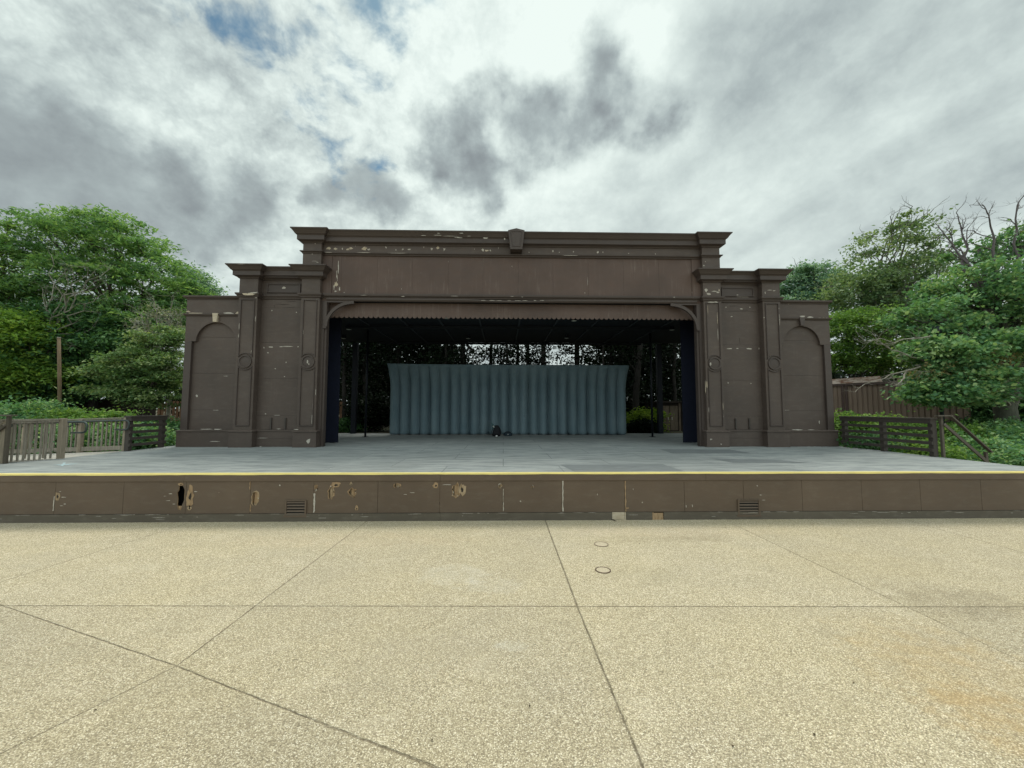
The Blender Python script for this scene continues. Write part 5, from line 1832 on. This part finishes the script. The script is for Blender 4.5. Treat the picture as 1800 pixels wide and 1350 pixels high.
mb = MB()
nr = int(L / .19)
pts = []
for i in range(nr):
    t = i * L / nr
    w = L / nr
    pts += [(t, 0), (t + w * .70, 0), (t + w * .76, .045), (t + w * .94, .045)]
pts.append((L, 0))
vs = [sp3(t, o, .2) for t, o in pts] + [sp3(t, o, ztop) for t, o in pts]
k = len(pts)
fs = [(i, i + 1, i + 1 + k, i + k) for i in range(k - 1)]
mb.add(vs, fs)
q = [sp3(L, 0, .2), sp3(L, 4, .2), sp3(L, 4, ztop), sp3(L, 0, ztop)]
mb.add(q, [(0, 1, 2, 3)])
mb.add([sp3(0, 4, .2), sp3(L, 4, .2), sp3(L, 4, ztop), sp3(0, 4, ztop)], [(3, 2, 1, 0)])
mb.build('wall', M['shed'], shed)
mb = MB()
mb.add([sp3(-.1, -.12, ztop + .001), sp3(L + .12, -.12, ztop + .001), sp3(L + .12, 4.1, ztop + .3), sp3(-.1, 4.1, ztop + .3), sp3(-.1, -.12, ztop + .09), sp3(L + .12, -.12, ztop + .09), sp3(L + .12, 4.1, ztop + .39), sp3(-.1, 4.1, ztop + .39)],
       [(3, 2, 1, 0), (4, 5, 6, 7), (0, 1, 5, 4), (1, 2, 6, 5), (2, 3, 7, 6), (3, 0, 4, 7)])
sr = mb.build('roof', M['shedtrim'], shed)
m, nt, b, out = newmat('rusty_white_flashing')
g = NB(nt)
P = g.pos()
n1 = g.noise(g.scale(P, 3, 3, 9), 1.0, 6, 0.7)
g.set(b.inputs['Base Color'], g.mix(g.mapr(n1, 0.42, 0.6), (0.60, 0.48, 0.42), (0.24, 0.11, 0.07)))
b.inputs['Roughness'].default_value = 0.7
M['flash'] = m
mb = MB()
mb.add([sp3(.2, -.16, ztop + .095), sp3(2.5, -.16, ztop + .12), sp3(2.45, -.08, ztop + .125), sp3(.2, -.08, ztop + .10), sp3(.2, .02, ztop + .36), sp3(2.4, .02, ztop + .43), sp3(2.4, .10, ztop + .42), sp3(.2, .10, ztop + .35)],
       [(3, 2, 1, 0), (4, 5, 6, 7), (0, 1, 5, 4), (1, 2, 6, 5), (2, 3, 7, 6), (3, 0, 4, 7)])
mb.build('flashing', M['flash'], sr)
mb = MB()
c0 = Vector(sp3(2.95, -.02, ztop + .1))
mb.add([c0, c0 + Vector((.32, -.25, 0)), c0 + Vector((.08, -.1, .3)), c0 + Vector((.12, .1, .0))], [(0, 1, 2), (1, 3, 2), (3, 0, 2), (0, 3, 1)])
mb.build('torn_sheet', M['flash'], sr)
mb = MB()
for t in (.95, 1.1):
    q = sp3(t, -.06, 0)
    mb.tube([(q[0], q[1], .2), (q[0], q[1], ztop)], .05, 10)
mb.build('downpipe', M['shedtrim'], shed)

# small shed with a door seen through the opening
p = at(1186, 757, 22.5)
gz = ground_z(0, 22.5)
root = empty('garden_shed', (p.x, 22.5, gz), 'small board shed with double door seen through the right of the stage opening', 'shed')
a, b_ = at(1163, 757, 22.5).x, at(1245, 757, 22.5).x
mb = MB()
mb.box(a - .05, b_, 22.52, 25, gz - .1, 2.55)
mb.build('wall', M['fence'], root)
mb = MB()
mb.box(a - .2, b_ + .2, 22.3, 25.2, 2.551, 2.65)
mb.build('roof', M['fence'], root)
dw = (at(1192, 750, 22.5).x - a) / 2
for i in range(2):
    d_ = MB().box(a + .02 + i * dw, a + i * dw + dw - .01, 22.46, 22.519, gz + .05, 2.38).build('door', M['door'], root, bevel=.004)
    MB().box(a + dw * (i + .75) if i == 0 else a + dw * 1.2, (a + dw * (i + .75) if i == 0 else a + dw * 1.2) + .04, 22.42, 22.459, 1.55, 1.72).build('handle', M['primer'], d_)
mb = MB()
for i in range(5):
    mb.box(a + 2 * dw + .05 + i * .2, a + 2 * dw + .16 + i * .2, 22.47, 22.519, gz, 2.54)
mb.build('batten', M['door'], root)

# dark board fences behind the left trees
def board_fence(label, x0, x1, y, h, mat, gap):
    gz_ = ground_z(0, y)
    root = empty('board_fence', ((x0 + x1) / 2, y, gz_), label, 'fence', 'board fences behind the left trees')
    mb = MB()
    x = x0
    while x < x1:
        mb.box(x, x + .14, y, y + .02, gz_ + .05, gz_ + h + random.uniform(-.02, .02))
        x += .14 + gap
    mb.build('boards', mat, root)
    mb = MB()
    for z in (.4, h - .3):
        mb.box(x0, x1, y + .021, y + .08, gz_ + z, gz_ + z + .09)
    mb.build('fence_rail', mat, root)
    mb = MB()
    x = x0
    while x <= x1:
        MB().box(x, x + .1, y + .081, y + .18, gz_ - .1, gz_ + h).build('fence_post', mat, root)
        x += 2.4


board_fence('dark solid board fence in deep shade behind the left shrubs', -26, at(262, 720, 22).x, 22.3, 1.75, M['fence'], .01)
board_fence('reddish slatted fence close beside the left wing', at(268, 720, 21.5).x, -9.0, 21.8, 1.7, M['fencered'], .06)

# ------------------------------------------------------------------ trees behind the stage
G_B = 'slender trees behind the stage'
spec = [(640, 7, 26, 1.3, 'leaning far left among the dark leaves'), (700, 6, 27, 1.3, 'left of the backdrop corner'), (745, 7, 28, 1.2, 'above the left part of the backdrop'), (783, 5, 25, .9, 'thin, first with sky beside it'), (816, 11, 26, 1.0, 'stout, left of the ceiling lamp'), (863, 8, 27, .8, 'with a forked branch'), (893, 5, 25, .8, 'thin one near the middle'), (910, 7, 27.5, .8, 'in the close middle pair'), (928, 8, 26, .8, 'right of the close middle pair'), (953, 12, 25, .8, 'stoutest near the middle'), (1014, 12, 26, .9, 'stout, right of the right ceiling lamp'), (1060, 4.5, 24, .55, 'thin bare stem against bright sky'), (1073, 6, 27, .7, 'just right of the bright gap'), (1092, 8, 26, .9, 'above the right end of the backdrop'), (1120, 13, 23, 1.0, 'leaning beside the right end of the backdrop'), (1185, 8, 26, 1.1, 'behind the right steel prop'), (605, 8, 25, 1.2, 'beside the left navy flat')]
for (px, w, Y, den, lab) in spec:
    b0 = at(px + (0 if px != 1120 else -6), 752, Y)
    b0.z = ground_z(0, Y)
    top = at(px + (8 if px == 1120 else random.uniform(-4, 4)), 560, Y)
    root = empty('slender_tree', b0, 'slender shaded tree behind the stage, ' + lab, 'tree', G_B)
    r = w * px2m(Y) / 2
    mb = MB()
    tp = wander(b0 + Vector((0, 0, -.1)), top, 6, .015)
    tp2 = wander(top, Vector((top.x + random.uniform(-.5, .5), top.y, 11.5)), 4, .05)
    mb.tube(tp + tp2[1:], taper(11, r * 1.05, r * .4), 9)
    fo = Foliage()
    cc = Vector((top.x, top.y, 9.3))
    hi = ellipsoid_points((top.x, top.y, 9.6), (1.6, 1.6, 2.2), int(70), .3)  # dense upper crown, unseen, added to shade the leaves below
    fo.clump(hi, .9, 60, .34, .55)
    low = ellipsoid_points((top.x, top.y + random.uniform(-.5, .5), 5.9), (1.35, 1.2, 1.5), int(30 * den), .2)
    fo.clump(low, .55, 34, .19, .6, .7, .3)
    lower = ellipsoid_points((top.x, top.y + 1.0, 3.6), (1.3, 1.0, 1.5), int(26 * den), .2)
    fo.clump(lower, .6, 40, .19, .6, .7, .3)
    for q in list(low[:7]) + list(hi[:6]):
        q = Vector(q)
        s0 = tp[random.randint(3, 6)] if q.z < 7.5 else tp2[random.randint(1, 3)]
        w_ = wander(s0, q, 4, .1)
        mb.tube(w_, taper(5, r * .3, .01), 5, cap=False)
    mb.build('trunk', M['barkdark'], root, smooth=True)
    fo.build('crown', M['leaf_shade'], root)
# deep woodland beyond
fo = Foliage()
pts = []
for i in range(1500):
    x = RNG.uniform(-90, 100)
    y = RNG.uniform(46, 62)
    hmax = 5.0 if -9 < x / y * 50 < 16 else 8.5
    pts.append((x, y, RNG.uniform(.8, 1) * RNG.random() ** .7 * hmax + .9))
fo.clump(np.array(pts), 2.2, 26, .75, .6, .6, .4)
pts = []
for i in range(330):
    x = RNG.uniform(-13, -4.0)
    y = RNG.uniform(30, 34)
    pts.append((x, y, .9 + RNG.random() * 8.0))
for i in range(220):
    x = RNG.uniform(7.5, 14)
    y = RNG.uniform(29, 33)
    pts.append((x, y, .9 + RNG.random() * 7.5))
fo.clump(np.array(pts), 1.3, 40, .42, .6, .6, .4)
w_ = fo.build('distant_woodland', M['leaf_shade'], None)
tag(w_, 'dark massed woodland far behind the stage', 'woodland', kind='stuff')


# ------------------------------------------------------------------ shrubs
def shrub(name, label, px, py, Y, w, h, mat, n=60, per=70, size=.12, group=None, aspect=.55, sprigs=10, tint=(.5, .25), dense=True):
    """py: picture height of the top; w, h in metres"""
    t = at(px, py, Y)
    gz_ = ground_z(t.x, Y)
    h = max(h, t.z - gz_) if h <= 0 else h
    root = empty(name, (t.x, Y, gz_), label, 'shrub', group)
    mb = MB()
    fo = Foliage()
    top = t.z
    cz = (gz_ + top) / 2
    hz = (top - gz_) / 2
    pts = ellipsoid_points((t.x, Y, cz), (w / 2, w * .4, hz * .95), n, .5)
    pts[:, 2] = np.maximum(pts[:, 2], gz_ + .05)
    fo.clump(pts, w * .16 + .08, per, size, aspect, .7, .5, tint)
    for i in range(sprigs):
        a = random.uniform(0, 6.28)
        rr = random.uniform(.1, .46) * w
        b0 = Vector((t.x + rr * math.cos(a), Y + rr * math.sin(a) * .8, cz))
        e = b0 + Vector((random.gauss(0, .1), random.gauss(0, .1), hz * random.uniform(.75, 1.15) * math.sqrt(max(.1, 1 - (rr / (w * .55)) ** 2))))
        w_ = wander(b0, e, 3, .06)
        mb.tube(w_, taper(4, .009, .004), 4, cap=False)
        fo.clump(np.array([tuple(w_[1].lerp(w_[3], q)) for q in (.2, .5, .8, 1.0)]), .13, 9, size * .95, aspect, .8, .5, (tint[0] + .12, tint[1]))
    for i in range(6):
        a = random.uniform(0, 6.28)
        mb.tube(wander((t.x, Y, gz_ - .05), (t.x + w * .3 * math.cos(a), Y + w * .25 * math.sin(a), cz), 3, .08), [.02, .016, .012, .008], 5, cap=False)
    mb.build('stem', M['bark'], root)
    fo.build('foliage', mat, root)


G_SR = 'shrubs behind the right railing'
G_SL = 'shrubs behind the left railings'
for q in [('leafy_shrub', 'bright leafy shrub nearest the right wing behind the railing', 1492, 728, 14.2, 1.7, 0, M['leaf_shrub']),
          ('leafy_shrub', 'bright leafy shrub behind the middle of the right railing', 1552, 733, 14.4, 1.8, 0, M['leaf_shrub']),
          ('leafy_shrub', 'bright leafy shrub below the shed wall behind the right railing post', 1608, 742, 14.0, 1.7, 0, M['leaf_shrub']),
          ('leafy_shrub', 'bright mounded shrub under the sloping right handrail', 1680, 748, 13.2, 1.9, 0, M['leaf_shrub']),
          ('leafy_shrub', 'low dark shrub seen between the boards of the right railing', 1540, 768, 12.6, 2.0, 0, M['leaf_dark']),
          ('leafy_shrub', 'low green shrub at the near end of the right railing', 1620, 775, 11.8, 1.5, 0, M['leaf_shrub']),
          ('leafy_shrub', 'deep green shrub at the foot of the right handrail', 1730, 772, 12.0, 1.8, 0, M['leaf_maple']),
          ('leafy_shrub', 'large deep green shrub at the right picture edge', 1795, 752, 12.4, 2.2, 0, M['leaf_maple']),
          ('leafy_shrub', 'tall dark shrub between shed corner and maple trunk', 1725, 735, 16.2, 2.0, 0, M['leaf_dark']),
          ('leafy_shrub', 'green shrub around the foot of the big maple trunk', 1775, 740, 14.4, 1.9, 0, M['leaf_maple']),
          ('leafy_shrub', 'low shadowed shrub at the right picture edge above the deck corner', 1790, 790, 10.9, 2.0, 0, M['leaf_maple'])]:
    shrub(*q, group=G_SR, n=80, per=75, size=.115, tint=(.42, .26))
for q in [('leafy_shrub', 'tall green shrub at the left edge above the baluster railing', 12, 712, 14.2, 2.2, 0, M['leaf_maple']),
          ('leafy_shrub', 'tall green shrub left of the bare pole', 68, 708, 14.6, 2.0, 0, M['leaf_maple']),
          ('leafy_shrub', 'sprawling shrub just right of the bare pole', 128, 722, 14.4, 1.7, 0, M['leaf_shrub']),
          ('leafy_shrub', 'pale sprigged shrub behind the middle of the ramp railing', 172, 726, 14.0, 1.6, 0, M['leaf_shrub']),
          ('leafy_shrub', 'pale sprigged shrub behind the end post of the ramp railing', 207, 724, 14.2, 1.3, 0, M['leaf_shrub']),
          ('leafy_shrub', 'dark low shrub seen through the dark board railing', 255, 752, 14.0, 1.8, 0, M['leaf_maple']),
          ('leafy_shrub', 'dark shrub under the small rounded tree', 285, 742, 16.5, 1.8, 0, M['leaf_dark']),
          ('leafy_shrub', 'low dark shrub seen through the ramp balusters, right of the middle', 165, 752, 13.0, 2.2, 0, M['leaf_maple']),
          ('leafy_shrub', 'low dark shrub seen through the ramp balusters at far left', 50, 750, 13.0, 2.6, 0, M['leaf_dark']),
          ('leafy_shrub', 'low dark shrub seen through the balusters left of the corner post', 105, 750, 12.8, 1.8, 0, M['leaf_maple'])]:
    shrub(*q, group=G_SL, n=80, per=75, size=.115, tint=(.42, .26))
G_SB = 'shrubs behind the stage'
shrub('leafy_shrub', 'bright yellow-green shrub seen right of the backdrop', 1135, 722, 21.9, 1.9, 0, M['leaf_bright'], 70, 70, .15, G_SB)
shrub('leafy_shrub', 'bright shrub mostly hidden behind the backdrop end', 1112, 738, 21.8, 1.0, 0, M['leaf_bright'], 50, 60, .16, G_SB)
shrub('leafy_shrub', 'low dark hedge shrub below the bright shrub right of the backdrop', 1132, 741, 20.9, 1.5, 0, M['leaf_shade'], 70, 70, .13, G_SB)
shrub('leafy_shrub', 'low dark shrub beside the left navy flat', 610, 740, 21.5, 1.5, 0, M['leaf_dark'], 60, 60, .13, G_SB)
shrub('leafy_shrub', 'tall shaded shrub left of the backdrop', 655, 690, 22, 2.2, 0, M['leaf_shade'], 90, 60, .16, G_SB)

# ------------------------------------------------------------------ litter on the plaza
fo = Foliage()
pts = []
for (x, y) in [(385, 1038), (404, 1059), (240, 1090), (580, 1038), (599, 1041), (1275, 970), (1253, 1000), (1204, 1053), (1183, 1086), (1265, 1089), (996, 987), (1032, 1019), (1027, 1022), (1074, 1059), (1032, 1009), (1125, 955), (1235, 948), (842, 966), (516, 1160), (760, 1300), (1430, 1290), (1290, 1310), (170, 1245), (300, 1010), (690, 932), (1660, 945), (1400, 970), (930, 1240), (1020, 1145), (1500, 1200)]:
    p = onz(x, y, 0.012)
    pts.append(tuple(p))
fo.clump(np.array(pts), .01, 1, .024, .5, .1, 6.0, (.35, .3))
for k in range(60):
    pass
w_ = fo.build('leaf_litter', M['litter'], None)
tag(w_, 'scattered dry leaf scraps on the concrete plaza', 'litter', kind='stuff')
